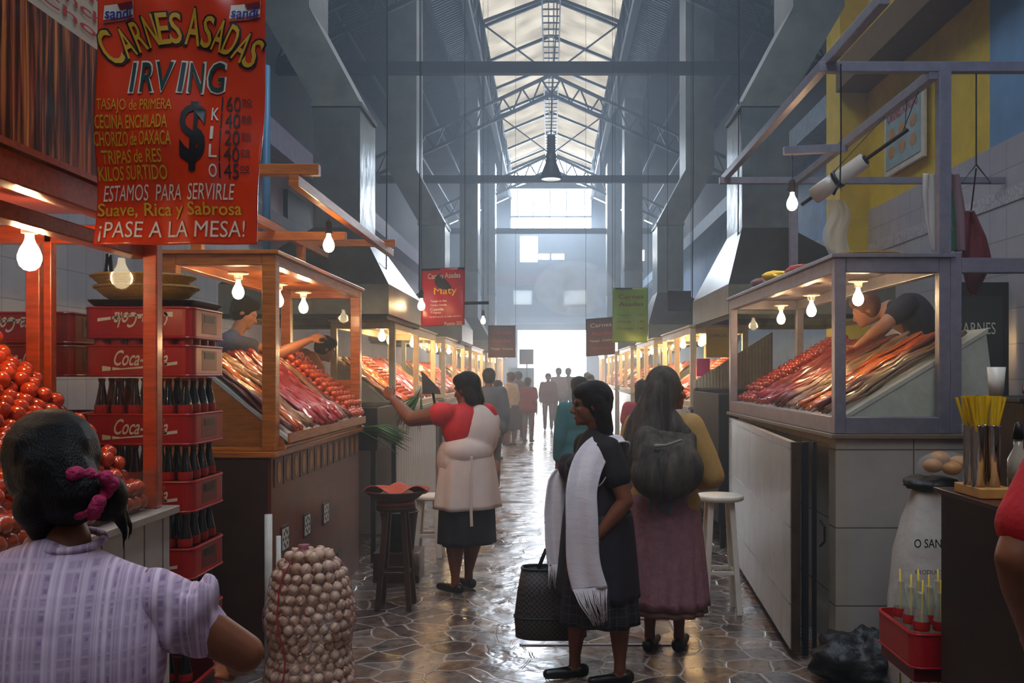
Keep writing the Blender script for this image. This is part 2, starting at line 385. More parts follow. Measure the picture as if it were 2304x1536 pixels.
# trusses
for Y in (-1.9, 5.7, 13.3, 20.9, 28.5):
    t = thing('roof_truss', (0, Y, 6), 'dark steel roof truss spanning the hall, %s' % {
        -1.9: 'over the entrance end', 5.7: 'above the first two meat cases', 13.3: 'first one in view',
        20.9: 'second one in view', 28.5: 'third one in view', 35.5: 'against the end wall'}[Y], 'roof truss', 'roof trusses of the hall')
    MB().beam((-4, Y, 6), (4, Y, 6), .12, .17).build('tie_beam', 'steel_dark', t)
    for s in (-1, 1):
        m = MB(); m.beam((s * 4, Y, 6.1), (0, Y, 7.95), .07); m.beam((s * 4, Y, 6.5), (0, Y, 8.4), .07)
        n = 9
        for k in range(n):
            f0 = k / n; f1 = (k + .5) / n; f2 = (k + 1) / n
            A = lambda f: (s * 4 * (1 - f), Y, 6.1 + 1.85 * f); B = lambda f: (s * 4 * (1 - f), Y, 6.5 + 1.9 * f)
            m.beam(A(f0), B(f1), .035); m.beam(B(f1), A(f2), .035)
        m.build('lattice_rafter', 'steel_dark', t)
        m = MB(); m.beam((s * 1.55, Y, 7.6), (s * 1.55, Y, 9.6), .07); m.beam((s * 1.6, Y, 9.6), (0, Y, 10.2), .07); m.beam((s * 1.55, Y, 9.55), (0, Y, 8.4), .035)
        m.build('skylight_post', 'steel_dark', t)
m = MB()
for k in range(17):
    Y = -1.9 + k * 2.3
    for s in (-1, 1): m.beam((s * 1.7, Y, 9.52), (0, Y, 10.22), .07)
struct(m.build('ceiling_skylight_rafters', 'steel_dark'))
m = MB()
for s in (-1, 1):
    for x in (2.2, 2.9, 3.6): m.beam((s * x, -3, 8.44 - (x - 1.62) * .448), (s * x, 36, 8.44 - (x - 1.62) * .448), .06)
struct(m.build('ceiling_purlins', 'steel_dark'))

# haze of the grills
hz = bpy.data.materials.new('grill_smoke'); hz.use_nodes = True; nt = hz.node_tree; nt.nodes.clear()
vo = nt.nodes.new('ShaderNodeVolumeScatter'); vo.inputs['Color'].default_value = (.76, .88, 1, 1); vo.inputs['Density'].default_value = .027; vo.inputs['Anisotropy'].default_value = .5
ou = nt.nodes.new('ShaderNodeOutputMaterial'); nt.links.new(vo.outputs[0], ou.inputs['Volume'])
o = MB().box(-3.95, 3.95, 2.5, 35.9, .01, 7.3).build('smoke_haze', hz); o['kind'] = 'stuff'; tag(o, 'thin blue grill smoke hanging in the whole hall', 'smoke')
# ------------------------------------------------------------------ glass, lamps
gl = bpy.data.materials.new('thin_glass'); gl.use_nodes = True; nt = gl.node_tree; nt.nodes.clear(); MATS['thin_glass'] = gl
t_ = nt.nodes.new('ShaderNodeBsdfTransparent'); t_.inputs[0].default_value = (.93, .95, .94, 1)
g_ = nt.nodes.new('ShaderNodeBsdfGlossy'); g_.inputs['Roughness'].default_value = .04; g_.inputs['Color'].default_value = (.9, .9, .9, 1)
f_ = nt.nodes.new('ShaderNodeFresnel'); f_.inputs[0].default_value = 1.45
x_ = nt.nodes.new('ShaderNodeMixShader'); b0_ = nt.nodes.new('ShaderNodeNewGeometry'); b1_ = nt.nodes.new('ShaderNodeMath'); b1_.operation = 'SUBTRACT'; b1_.use_clamp = True; nt.links.new(f_.outputs[0], b1_.inputs[0]); nt.links.new(b0_.outputs['Backfacing'], b1_.inputs[1]); nt.links.new(b1_.outputs[0], x_.inputs[0]); nt.links.new(t_.outputs[0], x_.inputs[1]); nt.links.new(g_.outputs[0], x_.inputs[2])
o_ = nt.nodes.new('ShaderNodeOutputMaterial'); nt.links.new(x_.outputs[0], o_.inputs[0])
def film(name, col, dens, rough=.15):
    m = bpy.data.materials.new(name); m.use_nodes = True; nt = m.node_tree; nt.nodes.clear(); MATS[name] = m
    a = nt.nodes.new('ShaderNodeBsdfTransparent'); d = nt.nodes.new('ShaderNodeBsdfPrincipled')
    d.inputs['Base Color'].default_value = hx(col); d.inputs['Roughness'].default_value = rough
    x = nt.nodes.new('ShaderNodeMixShader'); x.inputs[0].default_value = dens
    nt.links.new(a.outputs[0], x.inputs[1]); nt.links.new(d.outputs[0], x.inputs[2])
    o = nt.nodes.new('ShaderNodeOutputMaterial'); nt.links.new(x.outputs[0], o.inputs[0]); return m
film('clear_film', 'E6E2DC', .15); film('milky_film', 'DAD6D0', .6)
bm_ = mat('glowing_bulb', (1, .74, .38, 1), .3); bm_.node_tree.nodes['Principled BSDF'].inputs['Emission Color'].default_value = (1, .80, .48, 1)
bm_.node_tree.nodes['Principled BSDF'].inputs['Emission Strength'].default_value = 14
WARM = (1, .60, .27)
BULB = [(.012, 0), (.013, -.018), (.017, -.03), (.027, -.048), (.0335, -.068), (.034, -.08), (.028, -.1), (.016, -.112), (.001, -.116)]
def bulb(p, label, power=9, kind='cap', cord=0, s=1.0):
    "p: where the holder meets its ceiling or cord end"
    t = thing('light_bulb', p, label, 'light bulb', 'bare bulbs lighting the stalls'); x, y, z = p
    if kind == 'cap':
        MB().lathe([(.001, 0), (.06 * s, 0), (.058 * s, -.012 * s), (.025 * s, -.018 * s), (.024 * s, -.045 * s), (.001, -.045 * s)], p, 18).build('lamp_holder', 'porcelain', t, True)
        zz = -.043 * s
    elif kind == 'far':
        MB().lathe([(.001, 0), (.03, 0), (.02, -.04), (.001, -.04)], p, 8).build('lamp_holder', 'porcelain', t, True); zz = -.035
    else:
        m = MB().lathe([(.001, cord), (.014 * s, cord), (.02 * s, cord - .02), (.021 * s, cord - .075 * s), (.001, cord - .08 * s)], (x, y, z - 2 * cord if False else z - cord), 12)
        m.v = [(a, b, c - cord) for a, b, c in m.v]; m.build('lamp_holder', 'iron', t, True)
        if cord: MB().tube([(x, y, z), (x + .004, y, z - cord * .5), (x, y, z - cord)], .003, 6).build('cord', 'iron', t)
        zz = -cord - .072 * s
    MB().lathe([(r * s, h * s) for r, h in BULB], (x, y, z + zz), 14 if kind != 'far' else 8).build('bulb', 'glowing_bulb', t, True)
    d = bpy.data.lights.new('bulb_light', 'POINT'); d.energy = power * (11 if kind == 'far' else 5.5); d.color = WARM; d.shadow_soft_size = .037 * s
    l = bpy.data.objects.new('bulb_light', d); l.parent = t; l.location = (0, 0, zz - .075 * s); COL.objects.link(l)
    return t

# ------------------------------------------------------------------ meats: one mesh per kind, copies share it
mat('meat_red', '9A1C22', .28, coat=.5, col2='C2444A', vscale=22, stretch=(.25, 1, 1), bump=.35, bscale=30)
mat('meat_dark', '5C2320', .35, coat=.35, col2='8E4A3C', vscale=20, stretch=(.25, 1, 1), bump=.35, bscale=30)
mat('meat_orange', 'C9460F', .2, coat=.7, col2='E8791E', vscale=12, stretch=(.3, 1, 1), bump=.25, bscale=20)
mat('meat_tan', '7A5236', .4, coat=.3, col2='B08A66', vscale=18, stretch=(.3, 1, 1), bump=.4, bscale=30)
mat('chorizo', 'BE3C10', .16, coat=.8, col2='E2682A', vscale=16, bump=.12, bscale=30)
mat('chorizo_dark', '8E1F10', .2, coat=.7, col2='B83A1E', vscale=16, bump=.15, bscale=30)
def strip_mesh(seed, L, w, amp):
    rnd = random.Random(seed); ph = [rnd.uniform(0, 6) for _ in range(6)]; m = MB(); rings = []
    n = 26
    for i in range(n + 1):
        u = i / n; x = L * u
        cy = .012 * math.sin(u * 7 + ph[0]) + .006 * math.sin(u * 19 + ph[1]); cz = .008 + amp * (.5 + .5 * math.sin(u * 9 + ph[2])) * .6
        ww = w / 2 * (.82 + .18 * math.sin(u * 11 + ph[3])) * min(1, .45 + 6 * u, .35 + 6 * (1 - u))
        ring = []
        for k in range(10):
            a = 2 * math.pi * k / 10
            ring.append((x + .006 * math.sin(a * 3 + ph[4]), cy + ww * math.cos(a), cz + .004 * math.sin(4 * a + u * 30 + ph[5]) + (.011 * math.sin(a) if math.sin(a) > 0 else .006 * math.sin(a)) * (1 + .5 * math.sin(u * 23 + ph[1] + a))))
        rings.append(ring)
    m.loft(rings); me = bpy.data.meshes.new('meat_strip'); me.from_pydata(m.v, [], m.f); me.shade_smooth(); return me
STRIPS = {}
def strip_of(kind, k, L, w):
    key = (kind, k, L, w)
    if key not in STRIPS:
        me = strip_mesh(hash(key[1]) + len(STRIPS), L, w, .02); me.materials.append(MATS[kind]); STRIPS[key] = me
    return STRIPS[key]
def chorizo_link(parent_none=None):
    pass
BALLM = {}
def ball_mesh(mname, r, n=12, mm=8):
    if (mname, r) not in BALLM:
        m = MB().ball((0, 0, 0), (r, r * .98, r * .94), n, mm)
        m.v = [(x * (1 + .06 * math.sin(9 * z / r)), y, z * (1 + .05 * math.cos(5 * x / r))) for x, y, z in m.v]
        me = bpy.data.meshes.new('sausage'); me.from_pydata(m.v, [], m.f); me.shade_smooth(); me.materials.append(MATS[mname]); BALLM[(mname, r)] = me
    return BALLM[(mname, r)]
def chorizo_string(side, p, th, L, mname, label, group, r=.027, detail=True, seed=0):
    rnd = random.Random(seed); t = thing('sausage_string', p, label, 'sausages', group)
    t.rotation_euler = (0, th, 0 if side < 0 else math.pi)
    n = int(L / (r * 1.85))
    if detail:
        for i in range(n):
            o = bpy.data.objects.new('sausage', ball_mesh(mname, r)); COL.objects.link(o); o.parent = t
            o.location = ((i + .25 + .5 * (seed % 2) * .9) * L / n + rnd.uniform(-.006, .006), rnd.uniform(-.009, .009), r * .95 + rnd.uniform(0, .006)); o.rotation_euler = (rnd.uniform(0, 6), rnd.uniform(0, 6), 0)
    else:
        m = MB()
        for i in range(n): m.ball(((i + .5) * L / n, rnd.uniform(-.008, .008), r * .95), r, 8, 5)
        me = bpy.data.meshes.new('sausage_string'); me.from_pydata(m.v, [], m.f); me.shade_smooth(); me.materials.append(MATS[mname])
        o = bpy.data.objects.new('links', me); COL.objects.link(o); o.parent = t
    return t
MEATNAME = {'meat_red': 'bright red beef strip', 'meat_dark': 'dark brown dried beef strip', 'meat_orange': 'orange chilli-rubbed pork strip', 'meat_tan': 'tan tripe strip'}
def lay(side, xf, zf, xb, zb, y0, y1, seq, where, detail=True, seed=1, lift=.008):
    "meats side by side down the slope; seq: [(kind, share of the length, pitch, width)]"
    cn = {}; rnd = random.Random(seed); th = math.atan2(zb - zf, abs(xb - xf)); L = math.hypot(zb - zf, xb - xf); tot = sum(q[1] for q in seq); y = y0
    nrm = Vector((-side * math.sin(th), 0, math.cos(th)))
    for kind, share, pitch, w in seq:
        ye = y + (y1 - y0) * share / tot
        if kind is None: y = ye; continue
        n = max(1, int((ye - y) / pitch))
        for i in range(n):
            yy = y + (i + .5) * (ye - y) / n; lf = lift
            base = Vector((side * abs(xb), yy, zb)); cn[kind] = cn.get(kind, 0) + 1; nth = ORD[cn[kind] - 1]
            if kind.startswith('chorizo'):
                chorizo_string(side, base + nrm * lf, th, L * .98, kind, nth + ' lower string of orange-red sausages in ' + where, 'sausage strings on ' + where, detail=detail, seed=i)
                if i % 2 == 0 and detail:
                    chorizo_string(side, base + nrm * (lf + .036) + Vector((0, pitch / 2, 0)), th, L * .9, kind, nth + ' upper string of orange-red sausages in ' + where, 'sausage strings on ' + where, detail=detail, seed=i + 50)
            else:
                for lay_ in range(2 if detail else 1):
                    l2 = L * rnd.uniform(.86, 1.0)
                    o = bpy.data.objects.new('meat_strip', strip_of(kind, rnd.randrange(4), round(L, 2), w)); COL.objects.link(o)
                    o.scale = (l2 / L, rnd.uniform(.85, 1.15), rnd.uniform(.9, 1.5))
                    o.location = base + nrm * (lf + lay_ * .02) + Vector((0, rnd.uniform(-.015, .015), 0)) + Vector((-side * math.cos(th), 0, -math.sin(th))) * rnd.uniform(0, L - l2)
                    o.rotation_euler = (rnd.uniform(-.12, .12), th, (0 if side < 0 else math.pi) + rnd.uniform(-.03, .03))
                    tag(o, '%s %s%s in %s' % (nth, ('', 'upper ')[lay_], MEATNAME[kind], where), 'meat', '%ss on %s' % (MEATNAME[kind], where))
        y = ye

def tray(side, xf, zf, xb, zb, y0, y1, zc, m, label, side_m=None):
    t = thing('sloped_tray', (side * xf, y0, zc), label, 'tray')
    th = math.atan2(zb - zf, xb - xf)
    M = MB().prism([(side * xf, zf), (side * xb, zb), (side * xb, zb - .03), (side * xf, zf - .03)], y0, y1); M.build('board', m, t, bevel=.003)
    M = MB()
    for yy in (y0 + .004, y1 - .024):
        M.prism([(side * (xf + .03), zf - .03 + .02), (side * (xb - .01), zb - .035), (side * (xb + .06), zc + .001), (side * (xf + .01), zc + .001)], yy, yy + .02)
    M.build('side_panel', side_m or m, t)
    M = MB().box(min(side * (xf - .012), side * xf), max(side * (xf - .012), side * xf), y0, y1, zf - .035, zf + .018); M.build('lip', side_m or m, t)
    return t

def case(side, xf, xb, y0, y1, z0, z1, m, label, post=.055, mids=(), front=False, roof=None, roof_z=None, brail=.06, trail=.07, far_low=None):
    "a glazed meat case standing on its counter"
    t = thing('display_case', (side * (xf + xb) / 2, (y0 + y1) / 2, z0), label, 'display case')
    X = lambda a: side * a
    h = post / 2
    def post_(x, y):
        MB().box(min(X(x), X(x + post)), max(X(x), X(x + post)), y, y + post, z0 + .001, z1 - .001).build('post', m, t, bevel=.004)
    for y in (y0, y1 - post): post_(xf, y); post_(xb - post, y)
    for y in mids: post_(xf, y)
    def rail(a, b, w, hh, nm='rail'):
        MB().beam(a, b, w, hh).build(nm, m, t, bevel=.004)
    for zz, hh in ((z1 - trail / 2, trail), (z0 + brail / 2, brail)):
        e = .002
        rail((X(xf + h), y0 + post, zz), (X(xf + h), y1 - post, zz), post - e, hh)
        rail((X(xf + post), y0 + h, zz), (X(xb - post), y0 + h, zz), post - e, hh)
        rail((X(xf + post), y1 - h, zz), (X(xb - post), y1 - h, zz), post - e, hh)
        rail((X(xb - h), y0 + post, zz), (X(xb - h), y1 - post, zz), post - e, hh)
    def pane(x0, x1, ya, yb, za, zb): MB().box(min(x0, x1), max(x0, x1), ya, yb, za, zb).build('glass_pane', 'thin_glass', t)
    za = z0 + brail; zb = z1 - trail
    pane(X(xf + post), X(xb - post), y0 + h - .002, y0 + h + .002, za, zb)
    lo = za
    if far_low:
        MB().box(min(X(xf + post), X(xb - post)), max(X(xf + post), X(xb - post)), y1 - h - .01, y1 - h + .01, za, far_low).build('side_board', m, t); lo = far_low
    pane(X(xf + post), X(xb - post), y1 - h - .002, y1 - h + .002, lo, zb)
    if front: pane(X(xf + h) - .002, X(xf + h) + .002, y0 + post, y1 - post, za, zb)
    MB().box(min(X(xf - .02), X(xb + .02)), max(X(xf - .02), X(xb + .02)), y0 - .02, y1 + .02, z1, z1 + .022).build('roof_panel', roof or m, t, bevel=.003)
    return t

# ------------------------------------------------------------------ counters
tile_mat('brick_tiles', '8E3A1E', '7A2E18', '5A4A44', .21, .2, .005, .3, 'YZ', var=.6)
tile_mat('cream_tiles', 'B9AE9C', 'B2A693', '6E6457', .33, .42, .004, .22, 'YZ', var=.3, off=(0, .1, .12))
tile_mat('cream_tiles_x', 'B9B1A6', 'B3ABA2', '6E6457', .38, .42, .004, .22, 'XZ', var=.3, off=(-.05, 0, .12))
mat('talavera_white', 'E4E0D2', .2); mat('talavera_navy', '1B2238', .25); mat('talavera_ochre', 'C98A2E', .3); mat('border_clay', '6E4234', .35, var=.3)
mat('grey_panel', '6F6C68', .5, var=.3, vscale=3)

# L1 : the chorizo stall nearest on the left
SL = -1
Z0 = 1.03
c = thing('tiled_counter', (-1.9, 2.3, 0), 'white tiled counter under the sausage balls, behind the seated woman', 'counter')
tile_mat('white_tiles_y', 'C9C2B8', 'C3BBB0', '55504A', .16, 1.3, .006, .25, 'YZ', var=.35)
tile_mat('white_tiles_x', 'C9C2B8', 'C3BBB0', '55504A', .12, 1.3, .006, .25, 'XZ', var=.35)
MB().box(-2.45, -1.5, .3, 3.58, 0, Z0 - .03).build('body', 'white_tiles_y', c)
MB().box(-2.5, -1.47, .3, 3.61, Z0 - .03, Z0).build('worktop', 'alu_warm', c, bevel=.004)
cs = thing('display_case', (-1.8, 2.3, Z0), 'red-varnished wooden meat case holding heaps of round sausages', 'display case')
for (x, y) in ((-1.57, 3.5), (-2.02, 3.5), (-1.57, .4), (-2.1, .4)): MB().box(x, x + .055, y, y + .055, Z0 + .001, 2.1).build('post', 'wood_red', cs, bevel=.005)
MB().box(-1.945, -1.915, 3.49, 3.53, Z0 + .001, 2.1).build('post', 'wood_red', cs, bevel=.004)
for z, x, hh in ((2.13, -1.545, .09), (2.02, -1.6, .05), (2.13, -2.35, .09)):
    MB().beam((x, .4, z), (x, 3.55, z), .07, hh).build('rail', 'wood_red', cs, bevel=.005)
MB().box(-2.3, -1.58, 3.49, 3.55, 2.05, 2.12).build('rail', 'wood_red', cs, bevel=.005)
MB().box(-2.3, -1.58, 2.2, 2.26, 2.05, 2.12).build('rail', 'wood_red', cs, bevel=.005)
MB().box(-2.6, -1.5, .35, 3.6, 2.18, 2.2).build('roof_panel', 'wood_red', cs)
MB().box(-1.912, -1.516, 3.52, 3.524, Z0 + .01, 2.05).build('glass_pane', 'thin_glass', cs)
MB().box(-2.3, -1.95, 3.52, 3.524, Z0 + .01, 2.05).build('glass_pane', 'thin_glass', cs)
MB().box(-1.512, -1.508, .5, 3.5, Z0 + .01, Z0 + .16).build('glass_pane', 'thin_glass', cs)
tray(-1, 1.58, Z0 + .035, 2.2, 1.70, .5, 3.47, Z0, 'white_paint', 'sloped white board under the heap of round sausages', 'wood_red')
# picture panel of hanging strips above the case
pp = bpy.data.materials.new('hanging_meat_print'); pp.use_nodes = True; MATS['hanging_meat_print'] = pp; nt, N, L, b = nodes_of(pp)
ge = N.new('ShaderNodeNewGeometry'); mp = N.new('ShaderNodeMapping'); L(ge.outputs[0], mp.inputs[0]); mp.inputs['Scale'].default_value = (1, 34, 1.8)
n1 = N.new('ShaderNodeTexNoise'); n1.inputs['Scale'].default_value = 1.3; n1.inputs['Detail'].default_value = 5; n1.inputs['Distortion'].default_value = .6; L(mp.outputs[0], n1.inputs[0])
r = N.new('ShaderNodeValToRGB'); L(n1.outputs[0], r.inputs[0]); e = r.color_ramp.elements
e[0].position = .36; e[0].color = hx('1A0F08'); e[1].position = .72; e[1].color = hx('E89A4A')
for p_, c_ in ((.45, '3E1D10'), (.52, '8A3A22'), (.6, 'B86A34')): q = e.new(p_); q.color = hx(c_)
L(r.outputs[0], b.inputs['Base Color']); b.inputs['Roughness'].default_value = .3; b.inputs['Coat Weight'].default_value = .3
sg = thing('picture_sign', (-1.53, 2.3, 2.205), 'long sign board with a picture of hanging meat strips above the sausage case', 'sign')
MB().box(-1.56, -1.53, .4, 3.5, 2.205, 2.64).build('printed_picture', 'hanging_meat_print', sg)
MB().box(-1.56, -1.53, .4, 3.5, 2.64, 2.84).build('text_strip', mat('print_cream', 'C8BFA6', .4), sg)
MB().box(-1.565, -1.52, .4, 3.5, 2.19, 2.205).build('frame', 'wood_dark', sg)
# far case helper pieces of L1
for k, (x, y, w) in enumerate(((-1.82, 3.18, 16), (-1.75, 2.3, 14))):
    bulb((x, y, 2.09), ('large bare bulb in a white porcelain holder over the near sausage heap', 'bare bulb over the near end of the sausage heap')[k], w * .6, s=1.15)

# the heap of sausage balls on L1
th = math.atan2(1.70 - Z0 - .035, .62); Ls = math.hypot(.62, 1.70 - Z0 - .035)
d1 = Vector((math.cos(th), 0, -math.sin(th))); nn = Vector((math.sin(th), 0, math.cos(th))); rnd = random.Random(3); r0 = .031; cnt = 0
spots = []
mat('chorizo_heap', 'A02C0C', .16, coat=.8, col2='CC4A1C', vscale=16, bump=.12, bscale=30)
for layer in range(2):
    for j in range(26):
        for i in range(16):
            yy = 3.44 - j * .053 - layer * .026; uu = .015 + (i + .5 * (j % 2)) * .055 + layer * .02
            if uu > Ls - .01: continue
            if layer == 1 and (rnd.random() < .35 or uu > Ls - .06): continue
            p = Vector((-2.2, yy, 1.70)) + d1 * uu + nn * (r0 * .95 + layer * .042)
            p += Vector((0, rnd.uniform(-.008, .008), 0)) + nn * rnd.uniform(0, .006)
            sx = 1240 + p.x / p.y * FPX
            if sx < -30: continue
            spots.append(p)
for j in range(20): spots.append(Vector((-1.552, 3.44 - .056 * j, Z0 + .04))); spots.append(Vector((-1.556, 3.42 - .056 * j, Z0 + .092)))
spots = [p for p in spots][:330]
for p in spots[:298]:
    o = bpy.data.objects.new('sausage_ball', ball_mesh('chorizo_heap', r0, 14, 9)); COL.objects.link(o); o.location = p; o.rotation_euler = (rnd.uniform(0, 6), rnd.uniform(0, 6), rnd.uniform(0, 6))
    k = rnd.uniform(.9, 1.08); o.scale = (k, k, k)
    tag(o, 'round glossy orange-red sausage in the heap behind the seated woman', 'sausage', 'round sausages heaped in the red-varnished case')

# L2 : wooden case on the brick-tiled counter
c = thing('tiled_counter', (-1.8, 6.1, 0), 'counter clad in brick-red tiles with a band of ochre oval tiles', 'counter')
MB().box(-2.15, -1.53, 4.98, 7.25, 0, 1.09).build('body', 'brick_tiles', c)
MB().box(-2.17, -1.5, 4.95, 7.27, 1.09, 1.125).build('worktop', 'wood', c, bevel=.006)
MB().box(-2.14, -1.55, 4.955, 4.979, .01, 1.08).build('end_board', 'wood_dark', c)
for k in range(13):
    yy = 5.03 + k * .17
    m = MB().box(-1.53, -1.524, yy, yy + .15, .92, 1.075); m.build('border_tile', 'border_clay', c, bevel=.002)
    M = MB().grid(lambda u, v: (-1.5225 + .002 * 0, yy + .075 + .036 * v * math.cos(u * 2 * math.pi), .998 + .062 * v * math.sin(u * 2 * math.pi)), 16, 3); M.build('oval_motif', 'talavera_ochre', c, recalc=False)
for k, yy in enumerate((5.15, 5.62, 6.1)):
    zz = (.50, .53, .56)[k]; zz = .53
    MB().box(-1.53, -1.523, yy, yy + .15, zz, zz + .15).build('painted_tile', 'talavera_navy', c, bevel=.002)
    M = MB(); M.box(-1.523, -1.521, yy + .015, yy + .135, zz + .015, zz + .135); M.build('tile_ground', 'talavera_white', c)
    M = MB()
    for a, b_ in ((.075, .075), (.045, .045), (.105, .045), (.045, .105), (.105, .105), (.075, .03), (.075, .12), (.03, .075), (.12, .075)): M.ball((-1.521, yy + a, zz + b_), (.001, .012, .012), 8, 5)
    M.build('tile_motif', 'talavera_navy', c)
for k, yy in enumerate((5.9, 6.4)): MB().box(-1.53, -1.523, yy + .1, yy + .25, .12, .27).build('painted_tile', 'talavera_navy', c)
case(-1, 1.50, 2.12, 4.96, 7.22, 1.126, 2.20, 'wood', 'orange varnished wooden meat case on the brick-red tiled counter', post=.075, trail=.06, brail=.02, far_low=1.5)
tray(-1, 1.46, 1.20, 2.05, 1.68, 5.05, 7.12, 1.126, 'white_paint', 'sloped white board carrying meats in the orange wooden case', 'wood')
lay(-1, 1.47, 1.20, 2.05, 1.68, 5.06, 7.11, [('meat_dark', .5, .09, .12), ('meat_orange', .9, .09, .14), ('meat_tan', .5, .05, .06), (None, .35, 0, 0), ('meat_red', 3.4, .075, .125), ('meat_tan', .6, .05, .06), ('meat_dark', .5, .06, .08), ('chorizo', 2.0, .052, 0)], 'the orange wooden case', seed=4)
for k, (x, y) in enumerate(((-1.82, 5.3), (-1.78, 5.95), (-1.78, 6.55))):
    bulb((x, y, 2.14), 'bare bulb in a white holder inside the orange wooden case, %s' % ('first of three', 'middle of three', 'last of three')[k], 8)
# overhead frame of orange timber
f = thing('timber_frame', (-1.7, 6.4, 2.25), 'open orange timber frame above the wooden meat case', 'frame')
for a, b_ in (((-1.4, 4.95, 2.60), (-1.4, 7.95, 2.60)), ((-1.97, 4.95, 2.58), (-1.97, 7.95, 2.58)), ((-2.15, 5.0, 2.665), (-1.27, 5.0, 2.665)), ((-2.1, 7.8, 2.665), (-1.33, 7.8, 2.665)), ((-2.1, 6.45, 2.52), (-1.45, 6.45, 2.52))):
    MB().beam(a, b_, .055, .06).build('beam', 'wood', f, bevel=.004)
for x, y in ((-1.97, 5.05), (-1.97, 7.15)): MB().box(x - .03, x + .03, y, y + .06, 2.223, 2.55).build('upright', 'wood', f, bevel=.004)
bulb((-1.44, 5.9, 2.56), 'bare bulb hung from the orange timber frame beside the red banner', 9, 'hang', .02, 1.1)

# R1 : aluminium case
tw = thing('tiled_counter', (1.9, 6.2, 0), 'cream tiled counter under the grey metal case, with a doorway gap', 'counter')
MB().box(1.53, 1.60, 4.9, 5.02, 0, 1.2).build('corner_post', 'cream_tiles', tw)
MB().box(1.60, 2.6, 4.9, 4.98, 0, 1.2).build('end_wall', 'cream_tiles_x', tw)
MB().box(1.60, 1.66, 5.02, 7.78, 0, 1.2).build('front_wall', 'cream_tiles', tw)
MB().box(1.50, 2.64, 4.87, 7.8, 1.2, 1.225).build('worktop', mat('worktop_edge', '7A6552', .4), tw, bevel=.004)
dv = thing('tiled_door', (1.5, 7.6, 0), 'cream tiled counter door swung open towards the aisle', 'door')
A = Vector((1.52, 7.7, 0)); B = Vector((1.31, 4.93, 0))
m = MB(); m.beam(A + Vector((0, 0, .62)), B + Vector((0, 0, .62)), .035, 1.12); m.build('leaf', 'cream_tiles', dv)
m = MB(); m.beam(B + Vector((.01, -.012, .05)), B + Vector((.01, -.012, 1.18)), .045, .02); m.build('metal_edge', mat('rust_metal', '4A3524', .6, .4, var=.4), dv)
m = MB(); m.beam(B + Vector((.07, .02, .02)), B + Vector((.07, .02, 1.18)), .03, .03); m.beam(B + Vector((.12, .02, .02)), B + Vector((.12, .02, 1.18)), .02, .02); m.build('jamb', 'iron', dv)
MB().tube([B + Vector((.14, -.02, .62)), B + Vector((.155, -.05, .65)), B + Vector((.155, -.05, .73)), B + Vector((.14, -.02, .76))], .007, 6).build('latch', 'iron', dv)
case(1, 1.52, 2.14, 4.88, 7.78, 1.226, 2.17, 'alu', 'large grey aluminium and glass meat case on the cream tiled counter', post=.06, trail=.08, brail=.09, front=False, mids=(), roof='alu')
# side cabinet glass to the right of the case
sc_ = thing('glass_screen', (2.4, 4.9, 1.226), 'grey metal glazed screen continuing behind the straw holder', 'screen')
MB().box(2.14, 2.20, 4.88, 4.94, 1.226, 2.20).build('post', 'alu', sc_, bevel=.004)
MB().box(2.20, 3.4, 4.88, 4.94, 2.09, 2.17).build('rail', 'alu', sc_, bevel=.004)
MB().box(2.20, 3.4, 4.91, 4.914, 1.226, 2.09).build('glass_pane', 'thin_glass', sc_)
MB().box(3.34, 3.4, 4.88, 4.94, 0, 2.09).build('post', 'alu', sc_, bevel=.004)
tray(1, 1.575, 1.30, 2.40, 1.80, 5.0, 7.68, 1.226, 'white_paint', 'sloped white board carrying meats in the grey metal case', 'white_paint')
lay(1, 1.58, 1.30, 2.36, 1.775, 5.08, 7.66, [('meat_tan', .5, .06, .06), ('meat_dark', .5, .06, .07), ('meat_orange', 1.1, .10, .16), ('meat_tan', .8, .07, .10), ('meat_dark', .7, .08, .11), ('meat_red', 2.2, .08, .13), ('chorizo_dark', 1.6, .055, 0)], 'the grey metal case', seed=8)
for k, (x, y) in enumerate(((1.87, 5.55), (1.80, 6.3), (1.83, 7.25))):
    bulb((x, y, 2.1 if k else 2.12), 'bare bulb inside the grey metal case, %s' % ('at its near corner', 'middle of three', 'last of three')[k], 9)
f = thing('metal_frame', (1.8, 6.3, 2.2), 'open grey metal tube frame rising above the aluminium meat case', 'frame')
for a, b_ in (((1.5, 4.1, 3.24), (1.5, 7.9, 3.24)), ((2.06, 4.9, 3.16), (2.06, 7.9, 3.16)), ((1.44, 4.92, 3.20), (4.0 - .1, 4.92, 3.20)), ((1.44, 7.8, 3.20), (3.88, 7.8, 3.20)), ((1.62, 6.35, 3.1), (2.06, 6.35, 3.12))):
    MB().beam(a, b_, .05, .055).build('tube', 'alu', f, bevel=.003)
for x, y in ((2.11, 4.91), (2.05, 7.72)): MB().box(x - .03, x + .035, y - .03, y + .03, 2.195, 3.17).build('upright', 'alu', f, bevel=.003)
bulb((1.68, 6.35, 3.08), 'bare bulb hanging on a dark cord from the metal tube frame', 9, 'hang', .18, 1.15)

